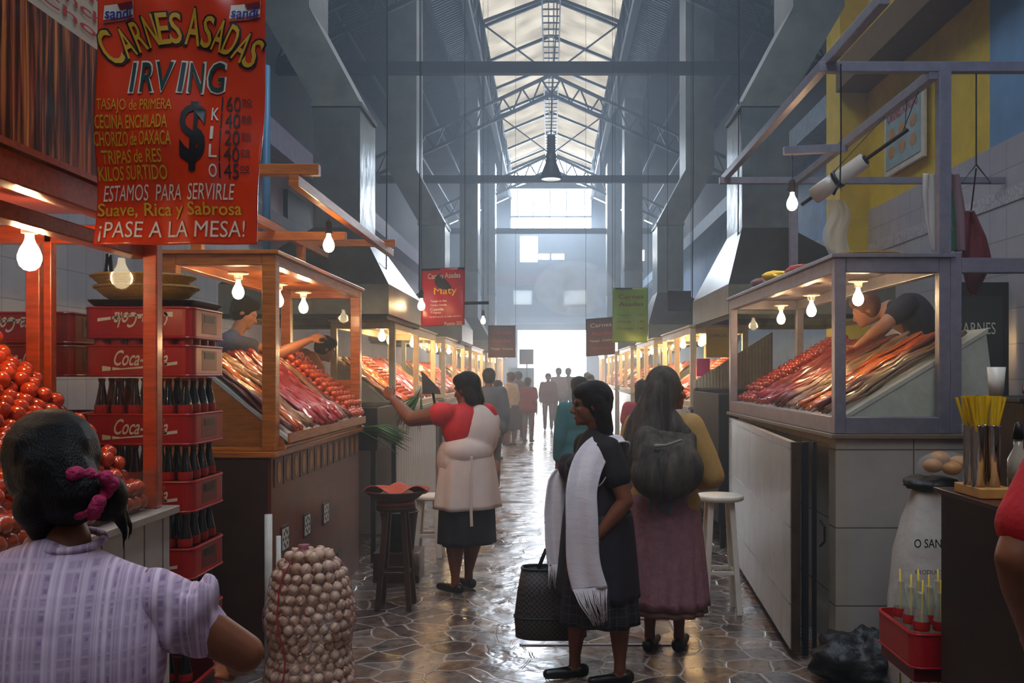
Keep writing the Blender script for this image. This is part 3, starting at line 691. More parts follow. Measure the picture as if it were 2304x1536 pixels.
# extraction hoods
def hood(side, Y, straight=False, label=''):
    t = thing('extraction_hood', (side * 2.1, Y, 2.0), label, 'extraction hood', 'extraction hoods with ducts')
    X = lambda a: side * a
    a0, a1 = (1.42, 2.9) if side < 0 else (1.55, 3.0)
    def rg(x0, x1, y0, y1, z): return [(X(x0), y0, z), (X(x1), y0, z), (X(x1), y1, z), (X(x0), y1, z)]
    y0, y1 = Y, Y + 2.0
    MB().loft([rg(a0, a1, y0, y1, 2.07), rg(a0, a1, y0, y1, 2.33)], False).build('lip', 'galv', t, thick=.01)
    MB().loft([rg(a0 + .02, a1 - .02, y0 + .02, y1 - .02, 2.03), rg(a0 + .02, a1 - .02, y0 + .02, y1 - .02, 2.075)], False).build('rim', 'iron', t, thick=.01)
    d0, d1 = 1.72, 2.14; e0, e1 = Y + .25, Y + .95
    MB().loft([rg(a0, a1, y0, y1, 2.33), rg(d0, d1, e0, e1, 2.86)], False).build('canopy', 'hood_dark', t, thick=.006)
    MB().loft([rg(d0, d1, e0, e1, 2.86), rg(d0, d1, e0, e1, 3.4), rg(d0, d1, e0, e1, 3.97)], False).build('duct', 'galv_bright', t, thick=.004)
    MB().loft([rg(d0 - .015, d1 + .015, e0 - .015, e1 + .015, 3.95), rg(d0 - .015, d1 + .015, e0 - .015, e1 + .015, 3.99)], False).build('seam', 'galv', t, thick=.01)
    if straight: MB().loft([rg(d0, d1, e0, e1, 3.99), rg(d0, d1, e0, e1, 8.0)], False).build('upper_duct', 'galv', t, thick=.004)
    else: MB().loft([rg(d0, d1, e0, e1, 3.99), rg(d0 + .46, d1 + .5, e0, e1, 4.85), rg(d0 + .46, d1 + .5, e0, e1, 7.9)], False).build('upper_duct', 'galv', t, thick=.004)
    return t
words = ['first of four', 'second of four', 'third of four', 'last of four']
for i, Y in enumerate((7.95, 14.5, 21.1, 27.7)):
    for s in (-1, 1): hood(s, Y, i >= 2, 'galvanised smoke hood with its duct %s, %s' % ('on the brick-counter side' if s < 0 else 'on the yellow-wall side', words[i]))

# far stalls: pale frames, lit from inside
def stall(side, Y0, Y1, idx, det):
    who = {0: 'first', 1: 'second', 2: 'third', 3: 'fourth', 4: 'fifth'}[idx]
    row = ('behind the orange wooden case' if side < 0 else 'behind the grey metal case')
    w = 'the %s pale case on the %s side' % (who, 'banner' if side < 0 else 'yellow-wall')
    xf = 1.50; tz = 2.05
    c = thing('tiled_counter', (side * 1.85, (Y0 + Y1) / 2, 0), 'pale counter under the %s pale case %s' % (who, row), 'counter')
    MB().box(min(side * xf, side * 2.2), max(side * xf, side * 2.2), Y0, Y1, 0, 1.16).build('body', 'cream_tiles' if side > 0 else 'white_tiles_y', c)
    MB().box(min(side * (xf - .03), side * 2.23), max(side * (xf - .03), side * 2.23), Y0 - .03, Y1 + .03, 1.16, 1.19).build('worktop', 'alu_warm', c)
    case(side, xf, 2.12, Y0, Y1, 1.191, tz, 'cream_paint', 'cream painted glass meat case, %s one %s' % (who, row), post=.06, mids=((Y0 + Y1) / 2,), roof='cream_paint')
    tray(side, xf + .02, 1.24, 2.12, 1.72, Y0 + .07, Y1 - .07, 1.192, 'white_paint', 'sloped white board in the %s pale case %s' % (who, row))
    rr = random.Random(idx * 7 + side); seqs = [('meat_red', 2.2, .10 if det else .2, .13 if det else .22), ('meat_tan', .6, .08 if det else .16, .1 if det else .18), ('meat_dark', .8, .1 if det else .2, .13 if det else .2), ('meat_orange', .7, .1 if det else .2, .13 if det else .2), ('chorizo', 1.0, .075 if det else .15, 0)]
    rr.shuffle(seqs)
    lay(side, xf + .03, 1.245, 2.1, 1.71, Y0 + .08, Y1 - .08, seqs, w, detail=False, seed=idx * 3 + side)
    n = 3
    for k in range(n):
        yy = Y0 + (k + .5) * (Y1 - Y0) / n
        bulb((side * (1.72 + .1 * (k % 2)), yy, tz - .005), 'bare bulb in %s, %s' % (w, ('first', 'middle', 'last')[k] + ' of three'), 14, 'far', s=1.15)
LROW = ((8.75, 11.85), (12.9, 15.8), (17.2, 20.0), (21.4, 24.2), (25.6, 28.4))
RROW = ((9.8, 12.3), (13.3, 16.0), (17.2, 20.0), (21.4, 24.2), (25.6, 28.4))
for i, (a, b_) in enumerate(LROW): stall(-1, a, b_, i, i < 2)
for i, (a, b_) in enumerate(RROW): stall(1, a, b_, i, i < 2)

bulb((2.0, 2.5, 2.45), 'added bare bulb over the dark cabinet, beyond the edge of the view', 9, 'hang', .1)  # unseen bulb added to brighten the near right-hand counter
# ------------------------------------------------------------------ people
V = Vector
def cap(m, p, q, r1, r2=None, n=12):
    r2 = r1 if r2 is None else r2; p = V(p); q = V(q)
    m.ball(p, r1, n, 8); m.ball(q, r2, n, 8)
    if (q - p).length > 1e-4:
        d = (q - p).normalized(); u = V((0, 0, 1)) if abs(d.z) < .9 else V((1, 0, 0)); a = d.cross(u).normalized(); b = a.cross(d)
        m.loft([[c + (a * math.cos(t * 2 * math.pi / n) + b * math.sin(t * 2 * math.pi / n)) * r for t in range(n)] for c, r in ((p, r1), (q, r2))])
def chain(m, pts):
    for (p, r), (q, s) in zip(pts, pts[1:]): cap(m, p, q, r, s)
def ell(m, c, r, e=(0, 0, 0)):
    M = (Matrix.Rotation(R(e[2]), 3, 'Z') @ Matrix.Rotation(R(e[1]), 3, 'Y') @ Matrix.Rotation(R(e[0]), 3, 'X'))
    m.ball(c, r, 20, 14, M)
def blob(name, m, mt, parent, vox=.01, smooth=4, world=False):
    me = bpy.data.meshes.new('tmp'); me.from_pydata(m.v, [], m.f)
    bm = bmesh.new(); bm.from_mesh(me); bmesh.ops.recalc_face_normals(bm, faces=bm.faces); bm.to_mesh(me); bm.free()
    o = bpy.data.objects.new('tmp', me); COL.objects.link(o)
    md = o.modifiers.new('r', 'REMESH'); md.mode = 'VOXEL'; md.voxel_size = vox; md.use_smooth_shade = True
    md = o.modifiers.new('s', 'SMOOTH'); md.iterations = smooth; md.factor = .5
    dg = bpy.context.evaluated_depsgraph_get(); dg.update()
    out = bpy.data.meshes.new_from_object(o.evaluated_get(dg)); out.name = name
    bpy.data.objects.remove(o); bpy.data.meshes.remove(me)
    out.shade_smooth(); out.materials.clear(); out.materials.append(MATS[mt] if isinstance(mt, str) else mt)
    r = bpy.data.objects.new(name, out); COL.objects.link(r); r.parent = parent
    return r
def local(name, m, mt, parent, smooth=True, thick=0):
    me = bpy.data.meshes.new(name); me.from_pydata(m.v, [], m.f)
    if smooth: me.shade_smooth()
    me.materials.append(MATS[mt] if isinstance(mt, str) else mt); o = bpy.data.objects.new(name, me); COL.objects.link(o); o.parent = parent
    if thick: md = o.modifiers.new('t', 'SOLIDIFY'); md.thickness = thick
    return o
mat('skin', '7A462C', .5, var=.1, vscale=20, sss=.05); mat('skin_pale', 'B98060', .5)
mat('hair', '0B0908', .5, spec=.25, var=.3, vscale=60, bump=.5, bscale=60, stretch=(6, 6, 1))
mat('shoe', '15110F', .35); mat('eye_white', 'D8D0C4', .3); mat('eye_dark', '0E0A08', .2); mat('lip', '6E3428', .45)

def hand(m, w, d, pn, lat, curl=.5, s=1.0, thumb=1):
    "w wrist, d along the fingers, pn palm normal, lat towards the thumb"
    w = V(w); d = V(d).normalized(); lat = (V(lat) - d * V(lat).dot(d)).normalized(); pn = V(pn); pn = (pn - d * pn.dot(d) - lat * pn.dot(lat)).normalized()
    for k in range(4):
        b = w + d * .03 * s + lat * (.026 - .017 * k) * s; e = w + d * .085 * s + lat * (.029 - .0185 * k) * s
        cap(m, b, e, .0125 * s, .0105 * s)
        L = (.040, .045, .041, .032)[k] * s; p = e; a = curl * .55
        for j in range(3):
            q = p + (d * math.cos(a) + pn * math.sin(a)) * L * (1, .7, .55)[j]
            cap(m, p, q, (.0095, .0085, .0075)[j] * s, (.0085, .0075, .0065)[j] * s, 8); p = q; a += curl
    b = w + d * .02 * s + lat * .02 * s; e = b + (d * .6 + lat * .75 + pn * .25).normalized() * .045 * s; cap(m, b, e, .013 * s, .0105 * s)
    q = e + (d * .9 + lat * .2 + pn * .35).normalized() * .032 * s; cap(m, e, q, .0105 * s, .009 * s); cap(m, q, q + (d + pn * .3).normalized() * .022 * s, .009 * s, .0075 * s)

def head(m, c, yaw=0, pitch=0, s=1.0, fine=True):
    "skull, jaw, brow, nose, lips, ears; c is the head's centre, facing +y before yaw"
    Mx = Matrix.Rotation(R(yaw), 3, 'Z') @ Matrix.Rotation(R(pitch), 3, 'X'); c = V(c)
    P = lambda x, y, z: c + Mx @ (V((x, y, z)) * s)
    def E(x, y, z, a, b_, d, e=0):
        m.ball(P(x, y, z), (a * s, b_ * s, d * s), 18, 12, Mx @ Matrix.Rotation(R(e), 3, 'X'))
    E(0, -.012, .025, .073, .090, .085); E(0, .02, -.03, .058, .066, .07)
    E(0, .045, -.075, .036, .040, .030); E(0, .01, -.062, .05, .055, .035)
    if fine:
        E(0, .074, .018, .045, .016, .014)                    # brow
        E(.028, .066, -.022, .022, .016, .018); E(-.028, .066, -.022, .022, .016, .018)
        cap(m, P(0, .082, .004), P(0, .103, -.030), .0075 * s, .0115 * s); E(0, .096, -.034, .016, .011, .009)
        E(0, .083, -.056, .024, .010, .0065); E(0, .081, -.068, .021, .010, .0075); E(0, .076, -.092, .018, .014, .013)
        for q in (-1, 1): E(q * .074, -.012, -.008, .009, .020, .030, -12)
    return P

def skirt(name, mt, parent, z0, z1, rx0, ry0, rx1, ry1, c0=(0, 0), c1=(0, 0), n=14, amp=.012, lean=0, thick=.004):
    m = MB(); N = 72; rings = []
    for i in range(15):
        u = i / 14; z = z0 + (z1 - z0) * u; e = u ** .75; rx = rx0 + (rx1 - rx0) * e; ry = ry0 + (ry1 - ry0) * e
        rings.append([(c0[0] + (c1[0] - c0[0]) * u + (rx + amp * u * math.sin(n * a + 1.3 * math.sin(2 * a))) * math.cos(a),
                       c0[1] + (c1[1] - c0[1]) * u + (ry + amp * u * math.sin(n * a + 1.3 * math.sin(2 * a))) * math.sin(a), z + .004 * math.sin(3 * a) * u) for a in [2 * math.pi * t / N for t in range(N)]])
    m.loft(rings, False); return local(name, m, mt, parent, True, thick)

def joints(H, **k):
    f = H / 1.6
    J = dict(pel=(0, 0, .86), chest=(0, 0, 1.13), neck=(0, -.01, 1.31), head=(0, .015, 1.465), sl=(-.155, 0, 1.27), sr=(.155, 0, 1.27),
             el=(-.205, -.02, 1.0), er=(.205, -.02, 1.0), wl=(-.20, .06, .77), wr=(.20, .06, .77),
             hl=(-.085, 0, .83), hr=(.085, 0, .83), kl=(-.09, .02, .46), kr=(.09, .02, .46), al=(-.09, -.01, .075), ar=(.09, -.01, .075))
    J = {a: V(b) * f for a, b in J.items()}
    for a, b in k.items(): J[a] = V(b)
    return J
def skin_body(t, J, f=1.0, vox=.007, mt='skin', yaw=0, pitch=0, fine=True, w=1.0, hands=((.5, None), (.5, None)), legs=True, feet=(0, 0), hs=1.0, calf=1.0):
    m = MB()
    P = head(m, J['head'], yaw, pitch, hs * 1.0, fine)
    chain(m, [(J['head'] + V((0, -.01, -.06)), .05 * f), (J['neck'], .052 * f), (J['neck'] + V((0, 0, -.05)), .06 * f)])
    chain(m, [(J['neck'] + V((0, 0, -.06)), .07 * f), (J['chest'], .10 * f * w), (J['pel'], .11 * f * w)])
    cap(m, J['sl'], J['sr'], .05 * f, .05 * f)
    for a, s, (cu, lat) in (('l', -1, hands[0]), ('r', 1, hands[1])):
        S, E, W = J['s' + a], J['e' + a], J['w' + a]
        chain(m, [(S, .056 * f * w), (S.lerp(E, .5), .048 * f * w), (E, .040 * f * w), (E.lerp(W, .3), .040 * f * w), (W, .026 * f)])
        d = (W - E).normalized(); fw = V((0, 1, 0)); la = V(lat) if lat is not None else fw
        hand(m, W, d, V((-s, 0, 0)) if abs(d.x) < .8 else V((0, 0, -1)), la, cu, f * .98)
        if legs:
            h, k, an = J['h' + a], J['k' + a], J['a' + a]
            chain(m, [(h, .08 * f * w), (k, .052 * f * w), (k.lerp(an, .35) + V((0, -.015, 0)), .050 * f * w * calf), (an + V((0, 0, .04)), .031 * f), (an, .033 * f)])
            fd = V((math.sin(R(-feet[s > 0])), math.cos(R(feet[s > 0])), 0)); cap(m, an + V((0, 0, -.035 * f)) - fd * .02, an + V((0, 0, -.05 * f)) + fd * .13 * f, .032 * f, .022 * f)
    return blob('body', m, mt, t, vox, 3), P
def shoes(t, J, f=1.0, feet=(0, 0), mt='shoe', vox=.008, high=False):
    for a, s in (('l', 0), ('r', 1)):
        an = J['a' + a]; fd = V((math.sin(R(-feet[s])), math.cos(R(feet[s])), 0)); m = MB()
        z = V((0, 0, 1)); b = V((an.x, an.y, .03))
        chain(m, [(b - fd * .045, .030), (b + fd * .05, .034), (b + fd * .15 * f, .026)])
        ell(m, b - fd * .03 + z * .01, (.036, .045, .035))
        m.v = [(x, y, max(zz, .002)) for x, y, zz in m.v]
        blob('shoe', m, mt, t, vox, 2)
def top(t, J, mt, f=1.0, w=1.0, sleeve=.45, sr=1.15, bust=.02, belly=.0, vox=.011, hips=True, name='top', drop=0, forearm=0):
    m = MB()
    ax = J['chest'] - J['pel']; pit = -math.degrees(math.atan2(ax.y, ax.z)); rol = math.degrees(math.atan2(ax.x, ax.z))
    e = (pit, rol, 0)
    ell(m, J['chest'] + ax * .12, (.16 * f * w, .112 * f * w, .20 * f), e)
    ell(m, J['pel'].lerp(J['chest'], .45) + V((0, belly, 0)), (.155 * f * w, .118 * f * w, .2 * f), e)
    if hips: ell(m, J['pel'] + V((0, belly * .5, -.02)), (.175 * f * w, .135 * f * w, .15 * f), e)
    if bust:
        for s in (-1, 1): ell(m, J['chest'] + V((s * .07 * f, .085 * f * w + bust, .02)), (.062 * f, .055 * f, .062 * f))
    cap(m, J['sl'].lerp(J['neck'], .15), J['sr'].lerp(J['neck'], .15), .062 * f, .062 * f)
    chain(m, [(J['sl'] + V((0, 0, .005)), .055 * f), (J['neck'] + V((0, -.012, -.012)), .058 * f), (J['sr'] + V((0, 0, .005)), .055 * f)])
    for a in 'lr':
        S, E, W = J['s' + a], J['e' + a], J['w' + a]
        if sleeve: chain(m, [(S, .066 * f * w), (S.lerp(E, sleeve), .058 * f * w * sr)])
        if forearm: chain(m, [(S.lerp(E, sleeve), .058 * f * w * sr), (E, .052 * f * w * sr), (E.lerp(W, forearm), .042 * f * w * sr)])
    return blob(name, m, mt, t, vox, 4)
def hair_cap(t, P, mt='hair', length=.0, bun=False, s=1.0, vox=.008, back=.0, extra=None, name='hair'):
    m = MB()
    chain(m, [(P(0, -.02, .035), .088 * s), (P(0, -.03, .03), .088 * s)])
    ell(m, P(0, -.035, .0), (.082 * s, .075 * s, .085 * s))
    m.ball(P(0, .012, .062), (.074 * s, .075 * s, .052 * s), 16, 10)
    if length:
        for q in (-.045, 0, .045): chain(m, [(P(q, -.05, -.02), .045 * s), (P(q * 1.05, -.06 - back, -.08 - length * .5), .042 * s), (P(q, -.055 - back, -.06 - length), .028 * s)])
    if extra: extra(m, P)
    return blob(name, m, mt, t, vox, 3)
def start(name, loc, h, label):
    t = thing(name, loc, label, 'person'); t.rotation_euler = (0, 0, R(h)); return t

# --- woman with the white scarf, standing in the middle of the aisle
mat('cloth_black', '141116', .8, var=.2, vscale=30, bump=.2, bscale=25); mat('cloth_apron', '211B26', .75, var=.2, vscale=20, bump=.25, bscale=12)
mat('scarf_white', 'E2D9DC', .8, bump=.3, bscale=60, var=.06, vscale=10, stretch=(1, 1, 6))
def plaid(name, base, line, sc=18, lw=.06):
    m = mat(name, base, .8); nt, N, L, b = nodes_of(m); tc = N.new('ShaderNodeTexCoord'); sp = N.new('ShaderNodeSeparateXYZ'); L(tc.outputs['Object'], sp.inputs[0])
    outs = []
    an = N.new('ShaderNodeMath'); an.operation = 'ARCTAN2'; L(sp.outputs[0], an.inputs[0]); L(sp.outputs[1], an.inputs[1])
    for src, k in ((an.outputs[0], sc * .22), (sp.outputs[2], sc)):
        a = N.new('ShaderNodeMath'); a.operation = 'MULTIPLY'; a.inputs[1].default_value = k; L(src, a.inputs[0])
        f = N.new('ShaderNodeMath'); f.operation = 'FRACT'; L(a.outputs[0], f.inputs[0])
        g = N.new('ShaderNodeMath'); g.operation = 'LESS_THAN'; g.inputs[1].default_value = lw; L(f.outputs[0], g.inputs[0]); outs.append(g)
    mx = N.new('ShaderNodeMath'); mx.operation = 'MAXIMUM'; L(outs[0].outputs[0], mx.inputs[0]); L(outs[1].outputs[0], mx.inputs[1])
    c = N.new('ShaderNodeMix'); c.data_type = 'RGBA'; c.inputs[6].default_value = hx(base); c.inputs[7].default_value = hx(line); L(mx.outputs[0], c.inputs[0]); L(c.outputs[2], b.inputs['Base Color']); return m
plaid('cloth_plaid', '17141A', '4E4650', 24, .07)
f = .95
W = start('person', (.235, 4.6, 0), 104, 'woman standing in the aisle with a long white fringed scarf over a dark apron')
# local: +y is where she looks, -x is her camera side
J = joints(1.52, sl=(-.15, -.01, 1.175), sr=(.14, .02, 1.18), el=(-.215, -.075, .93), wl=(-.20, .055, .775), er=(.20, .0, .93), wr=(.17, .03, .70),
           neck=(0, -.02, 1.235), head=(-.005, .035, 1.395), chest=(0, .0, 1.07), pel=(0, -.0, .82), al=(-.085, -.09, .075), ar=(.07, .10, .075), kl=(-.09, -.06, .42), kr=(.075, .10, .42))
b_, P = skin_body(W, J, f, .0055, yaw=-14, pitch=-4, w=1.06, hands=((.7, (0, 0, 1)), (1.3, None)), feet=(0, 0), calf=1.1, hs=.98)
hair_cap(W, P, length=.10, back=.0, s=1.02, vox=.006, extra=lambda m, P: (chain(m, [(P(-.06, -.03, .02), .04), (P(-.062, -.055, -.07), .034)]), chain(m, [(P(.06, -.03, .02), .04), (P(.062, -.055, -.07), .034)])))
for q in (-1, 1):
    m = MB(); m.ball(P(q * .029, .074, .0), (.013, .010, .008), 12, 8); local('eye', m, 'eye_dark', W)
    m = MB(); cap(m, P(q * .014, .086, .019), P(q * .045, .072, .021), .0035, .003); local('eyebrow', m, 'hair', W)
m = MB(); m.ball(P(0, .088, -.062), (.020, .007, .008), 12, 8, Matrix.Rotation(R(-14), 3, 'Z')); local('lips', m, 'lip', W)
top(W, J, 'cloth_black', f, 1.08, .5, 1.2, .045, .01, .008)
m = MB(); ell(m, (0, .012, .86), (.185, .158, .26)); ell(m, (0, .03, 1.04), (.150, .135, .14)); ell(m, (-.06, .12, 1.07), (.07, .07, .07)); ell(m, (.06, .12, 1.07), (.07, .07, .07))
blob('apron', m, 'cloth_apron', W, .009, 4)
skirt('skirt', 'cloth_plaid', W, .80, .315, .19, .16, .235, .205, n=11, amp=.013)
skirt('apron_skirt', 'cloth_apron', W, .86, .44, .195, .165, .235, .20, n=6, amp=.008)
shoes(W, J, f)
def ribbon(name, mt, parent, pts, wdir, w, thick=.008, fold=.012, nf=4, n=40, taper=None):
    pts = [V(p) for p in pts]; m = MB()
    def at(u):
        x = u * (len(pts) - 1); i = min(int(x), len(pts) - 2); t = x - i
        p0 = pts[max(i - 1, 0)]; p1 = pts[i]; p2 = pts[i + 1]; p3 = pts[min(i + 2, len(pts) - 1)]
        return .5 * ((2 * p1) + (p2 - p0) * t + (2 * p0 - 5 * p1 + 4 * p2 - p3) * t * t + (3 * p1 - p0 - 3 * p2 + p3) * t ** 3)
    ws = [V(x) for x in wdir] if isinstance(wdir[0], (tuple, Vector)) else [V(wdir)] * len(pts)
    W_ = w if isinstance(w, (list, tuple)) else [w] * len(pts)
    def fn(a, u):
        x = u * (len(pts) - 1); i = min(int(x), len(pts) - 2); t = x - i; d = ws[i].lerp(ws[i + 1], t).normalized(); ww = W_[i] * (1 - t) + W_[i + 1] * t
        tg = (at(min(1, u + .01)) - at(max(0, u - .01))).normalized(); nrm = tg.cross(d).normalized()
        return at(u) + d * (a - .5) * ww + nrm * fold * math.sin(a * math.pi * nf + u * 3)
    m.grid(fn, 24, n); return local(name, m, mt, parent, True, thick)
def fringe(name, mt, parent, a, b, L, n, drift=(0, 0), r=.0022, seed=0):
    rn = random.Random(seed); m = MB(); a = V(a); b = V(b)
    for i in range(n):
        p = a.lerp(b, i / (n - 1)); dx, dy = rn.uniform(-.015, .015) + drift[0] * i / n, rn.uniform(-.015, .015) + drift[1] * i / n
        m.tube([p, p + V((dx * .3, dy * .3, -L * .4)), p + V((dx, dy, -L * rn.uniform(.85, 1.05)))], [r, r, r * .5], 5)
    return local(name, m, mt, parent)
sw = (.25, 1, -.1)
s1 = ribbon('scarf', 'scarf_white', W, [(.02, -.115, 1.17), (-.08, -.09, 1.235), (-.135, .01, 1.225), (-.19, .10, 1.13), (-.235, .15, 1.00), (-.255, .155, .85), (-.26, .15, .66), (-.27, .12, .53)],
            [(.6, .6, .5), (.9, .5, .3), (.8, .6, .1), (.4, .9, .2), (.2, 1, .1), sw, sw, sw], [.13, .14, .14, .15, .15, .155, .16, .17], nf=3, fold=.008)
fringe('fringe', 'scarf_white', s1, (-.285, .04, .54), (-.26, .20, .53), .17, 40, (-.02, -.10))
s2 = ribbon('scarf_end', 'scarf_white', W, [(.10, .155, 1.06), (.09, .18, 1.0), (.08, .195, .85), (.07, .20, .70), (.06, .20, .58)], (.2, 1, 0), [.06, .10, .12, .11, .09], nf=3, fold=.01)
fringe('fringe', 'scarf_white', s2, (.06, .16, .585), (.06, .24, .585), .12, 22)
ribbon('piping', 'scarf_white', W, [(-.17, .02, 1.21), (-.215, .0, 1.13), (-.20, .035, 1.03), (-.185, .09, .99)], (1, 0, 0), .007, .004, 0, 1)
ribbon('piping', 'scarf_white', W, [(-.205, .02, .775), (-.22, .06, .765), (-.215, .11, .77)], (0, 0, 1), .008, .004, 0, 1)
# her woven bag
mm = mat('bag_weave', '2A211E', .6); nt, N, L, b = nodes_of(mm); ck = N.new('ShaderNodeTexChecker'); ck.inputs['Scale'].default_value = 75; tc = N.new('ShaderNodeTexCoord'); L(tc.outputs['Object'], ck.inputs[0])
ck.inputs[1].default_value = hx('4A3C36'); ck.inputs[2].default_value = hx('16110F'); L(ck.outputs[0], b.inputs['Base Color'])
bag = thing('woven_bag', (.0, 4.78, .17), 'dark checked woven shopping bag hanging beside the woman with the white scarf', 'bag')
m = MB(); rings = []
for z, a, c in ((.17, .155, .07), (.18, .185, .085), (.28, .185, .085), (.40, .165, .08), (.53, .135, .07)):
    rings.append([(.0 + .0 + a * math.copysign(abs(math.cos(t)) ** .6, math.cos(t)) - (z - .17) * .05, 4.78 + c * math.copysign(abs(math.sin(t)) ** .6, math.sin(t)), z) for t in [2 * math.pi * k / 32 for k in range(32)]])
m.loft([[(0 + (x) * .2, 4.78 + (y - 4.78) * .2, .172) for x, y, z in rings[0]]] + rings, False); m.build('basket', mm, bag, True, thick=.005)
m = MB()
for rg_ in (rings[-1], rings[2]): MB().tube([V(p) + V((0, 0, .002)) for p in rg_ + rg_[:1]], .007, 6).build('band', 'iron', bag, True)
for dy in (-.05, .05): MB().tube([(-.07, 4.78 + dy, .52), (-.03, 4.78 + dy * .8, .62), (.05, 4.77 + dy * .2, .66), (.07, 4.77 + dy * .5, .60), (.06, 4.78 + dy, .52)], .007, 8).build('handle', 'iron', bag, True)

# --- woman in the white apron reaching towards the stalls
mat('apron_white', 'D9C8BE', .75, bump=.3, bscale=4, var=.06, vscale=6); mat('blouse_red', 'D21C22', .7, var=.15, vscale=10); mat('skirt_navy', '15161F', .8, bump=.2)
W = start('person', (-.60, 6.5, 0), 40, 'woman in a white apron over a red blouse, reaching out towards the meat cases')
f = .98
J = joints(1.55, sl=(-.165, .02, 1.27), sr=(.165, -.01, 1.26), el=(-.33, .21, 1.225), wl=(-.375, .40, 1.37), er=(.22, .02, 1.0), wr=(.16, .20, .95),
           neck=(0, .0, 1.30), head=(.02, .04, 1.44), chest=(0, 0, 1.12), pel=(0, 0, .84), al=(-.10, .0, .075), ar=(.07, .08, .075), kl=(-.10, .03, .44), kr=(.085, .06, .44))
b_, P = skin_body(W, J, f, .007, yaw=20, pitch=-12, w=1.32, hands=((1.1, (.3, 0, 1)), (.6, None)), feet=(15, 0), calf=1.0)
hair_cap(W, P, length=.03, s=1.06)
top(W, J, 'blouse_red', f, 1.2, .16, 1.3, .03, .02, .010, name='blouse')
m = MB(); ell(m, (.06, -.005, 1.12), (.185, .165, .22)); ell(m, (-.01, -.02, 1.0), (.195, .17, .13)); ell(m, (.05, -.01, 1.24), (.115, .12, .10)); ell(m, (0, .02, .93), (.215, .19, .22)); ell(m, (.185, 0, 1.19), (.085, .10, .11)); ell(m, (.20, .0, 1.12), (.075, .09, .07));
blob('apron_bodice', m, 'apron_white', W, .010, 5)
skirt('apron_skirt', 'apron_white', W, 1.03, .60, .175, .155, .24, .22, n=7, amp=.014)
skirt('skirt', 'skirt_navy', W, .82, .345, .19, .17, .205, .185, n=8, amp=.01)
ribbon('apron_tie', 'apron_white', W, [(-.10, -.20, .98), (-.12, -.215, .8), (-.125, -.225, .62), (-.12, -.225, .50)], (1, 0, 0), .022, .004, .002, 2)
shoes(W, J, f, (15, 0))
kn = thing('kitchen_knife', (-.86, 6.62, 1.36), 'pointed dark blade held up by the woman in the white apron', 'knife')
m = MB(); m.prism([(-.945, 1.575), (-.935, 1.40), (-.80, 1.40), (-.815, 1.44)], 6.63, 6.636); m.build('blade', 'galv', kn)
m = MB(); m.beam((-.86, 6.633, 1.41), (-.845, 6.633, 1.33), .03, .02); m.build('handle', 'black_paint', kn, bevel=.004)

# --- woman with a dark shawl over her head carrying a bundle
mat('shawl', '2A2624', .85, col2='5E5448', vscale=26, bump=.7, bscale=22, stretch=(1, 1, .12)); mat('sweater', 'B9904F', .8, bump=.25, bscale=50); mat('skirt_pink', '94656E', .8, var=.2, vscale=30, bump=.2)
mat('ribbon_teal', '2F7F86', .7)
W = start('person', (.63, 5.1, 0), -22, 'woman seen from behind, dark shawl over her head and a bundle on her back')
J = joints(1.58, el=(-.25, .06, 1.0), er=(.265, .03, .985), wl=(-.14, .20, 1.02), wr=(.16, .19, .93), head=(.015, .05, 1.45), al=(-.075, -.02, .075), ar=(.075, .05, .075), kl=(-.07, .02, .45), kr=(.08, .05, .45))
b_, P = skin_body(W, J, .98, .008, yaw=-50, w=1.1, feet=(0, 0), calf=.85)
top(W, J, 'sweater', .99, 1.22, .6, 1.15, .0, .0, .010, forearm=.85, name='sweater')
for q in (-.012, .012, 0):
    pass
skirt('skirt', 'skirt_pink', W, .88, .27, .185, .165, .245, .225, n=15, amp=.014)
skirt('underskirt', mat('skirt_brown', '7A5448', .8), W, .5, .23, .19, .17, .235, .215, n=15, amp=.012)
m = MB(); ell(m, (-.005, .0, 1.475), (.103, .112, .122)); chain(m, [((-.01, -.03, 1.45), .10), ((-.03, -.05, 1.35), .105), ((-.04, -.07, 1.2), .12)]); chain(m, [((-.06, -.02, 1.40), .07), ((-.12, -.04, 1.26), .085), ((-.15, -.06, 1.14), .08), ((-.17, -.05, 1.02), .06)])
chain(m, [((.05, -.04, 1.30), .055), ((.13, -.07, 1.22), .05), ((.17, -.03, 1.16), .045)])
blob('shawl', m, 'shawl', W, .009, 4)
shoes(W, J, .98)
bd_ = thing('carrying_bundle', (.62, 4.87, .86), 'dark striped shawl bundle slung on the back of the woman in the dark shawl', 'bundle')
m = MB(); ell(m, (.0, .0, .17), (.20, .13, .165), (0, -12, 0)); chain(m, [((-.08, .02, .24), .11), ((-.10, .06, .33), .08)]); chain(m, [((.07, .03, .24), .10), ((.13, .11, .33), .05)]); cap(m, (-.1, .06, .33), (.11, .09, .31), .06)
blob('bundle', m, 'shawl', bd_, .01, 4)
m = MB(); chain(m, [((-.07, -.09, .31), .012), ((-.02, -.11, .315), .007), ((.06, -.095, .34), .008)]); blob('knot', m, mat('knot_cloth', '8E8078', .8), bd_, .004, 1)
for q in (-.02, .05, .09): ribbon('tie', 'ribbon_teal', W, [(q, -.19, .90), (q + .004, -.2, .85), (q, -.2, .80)], (1, 0, 0), .012, .003, 0, 1)

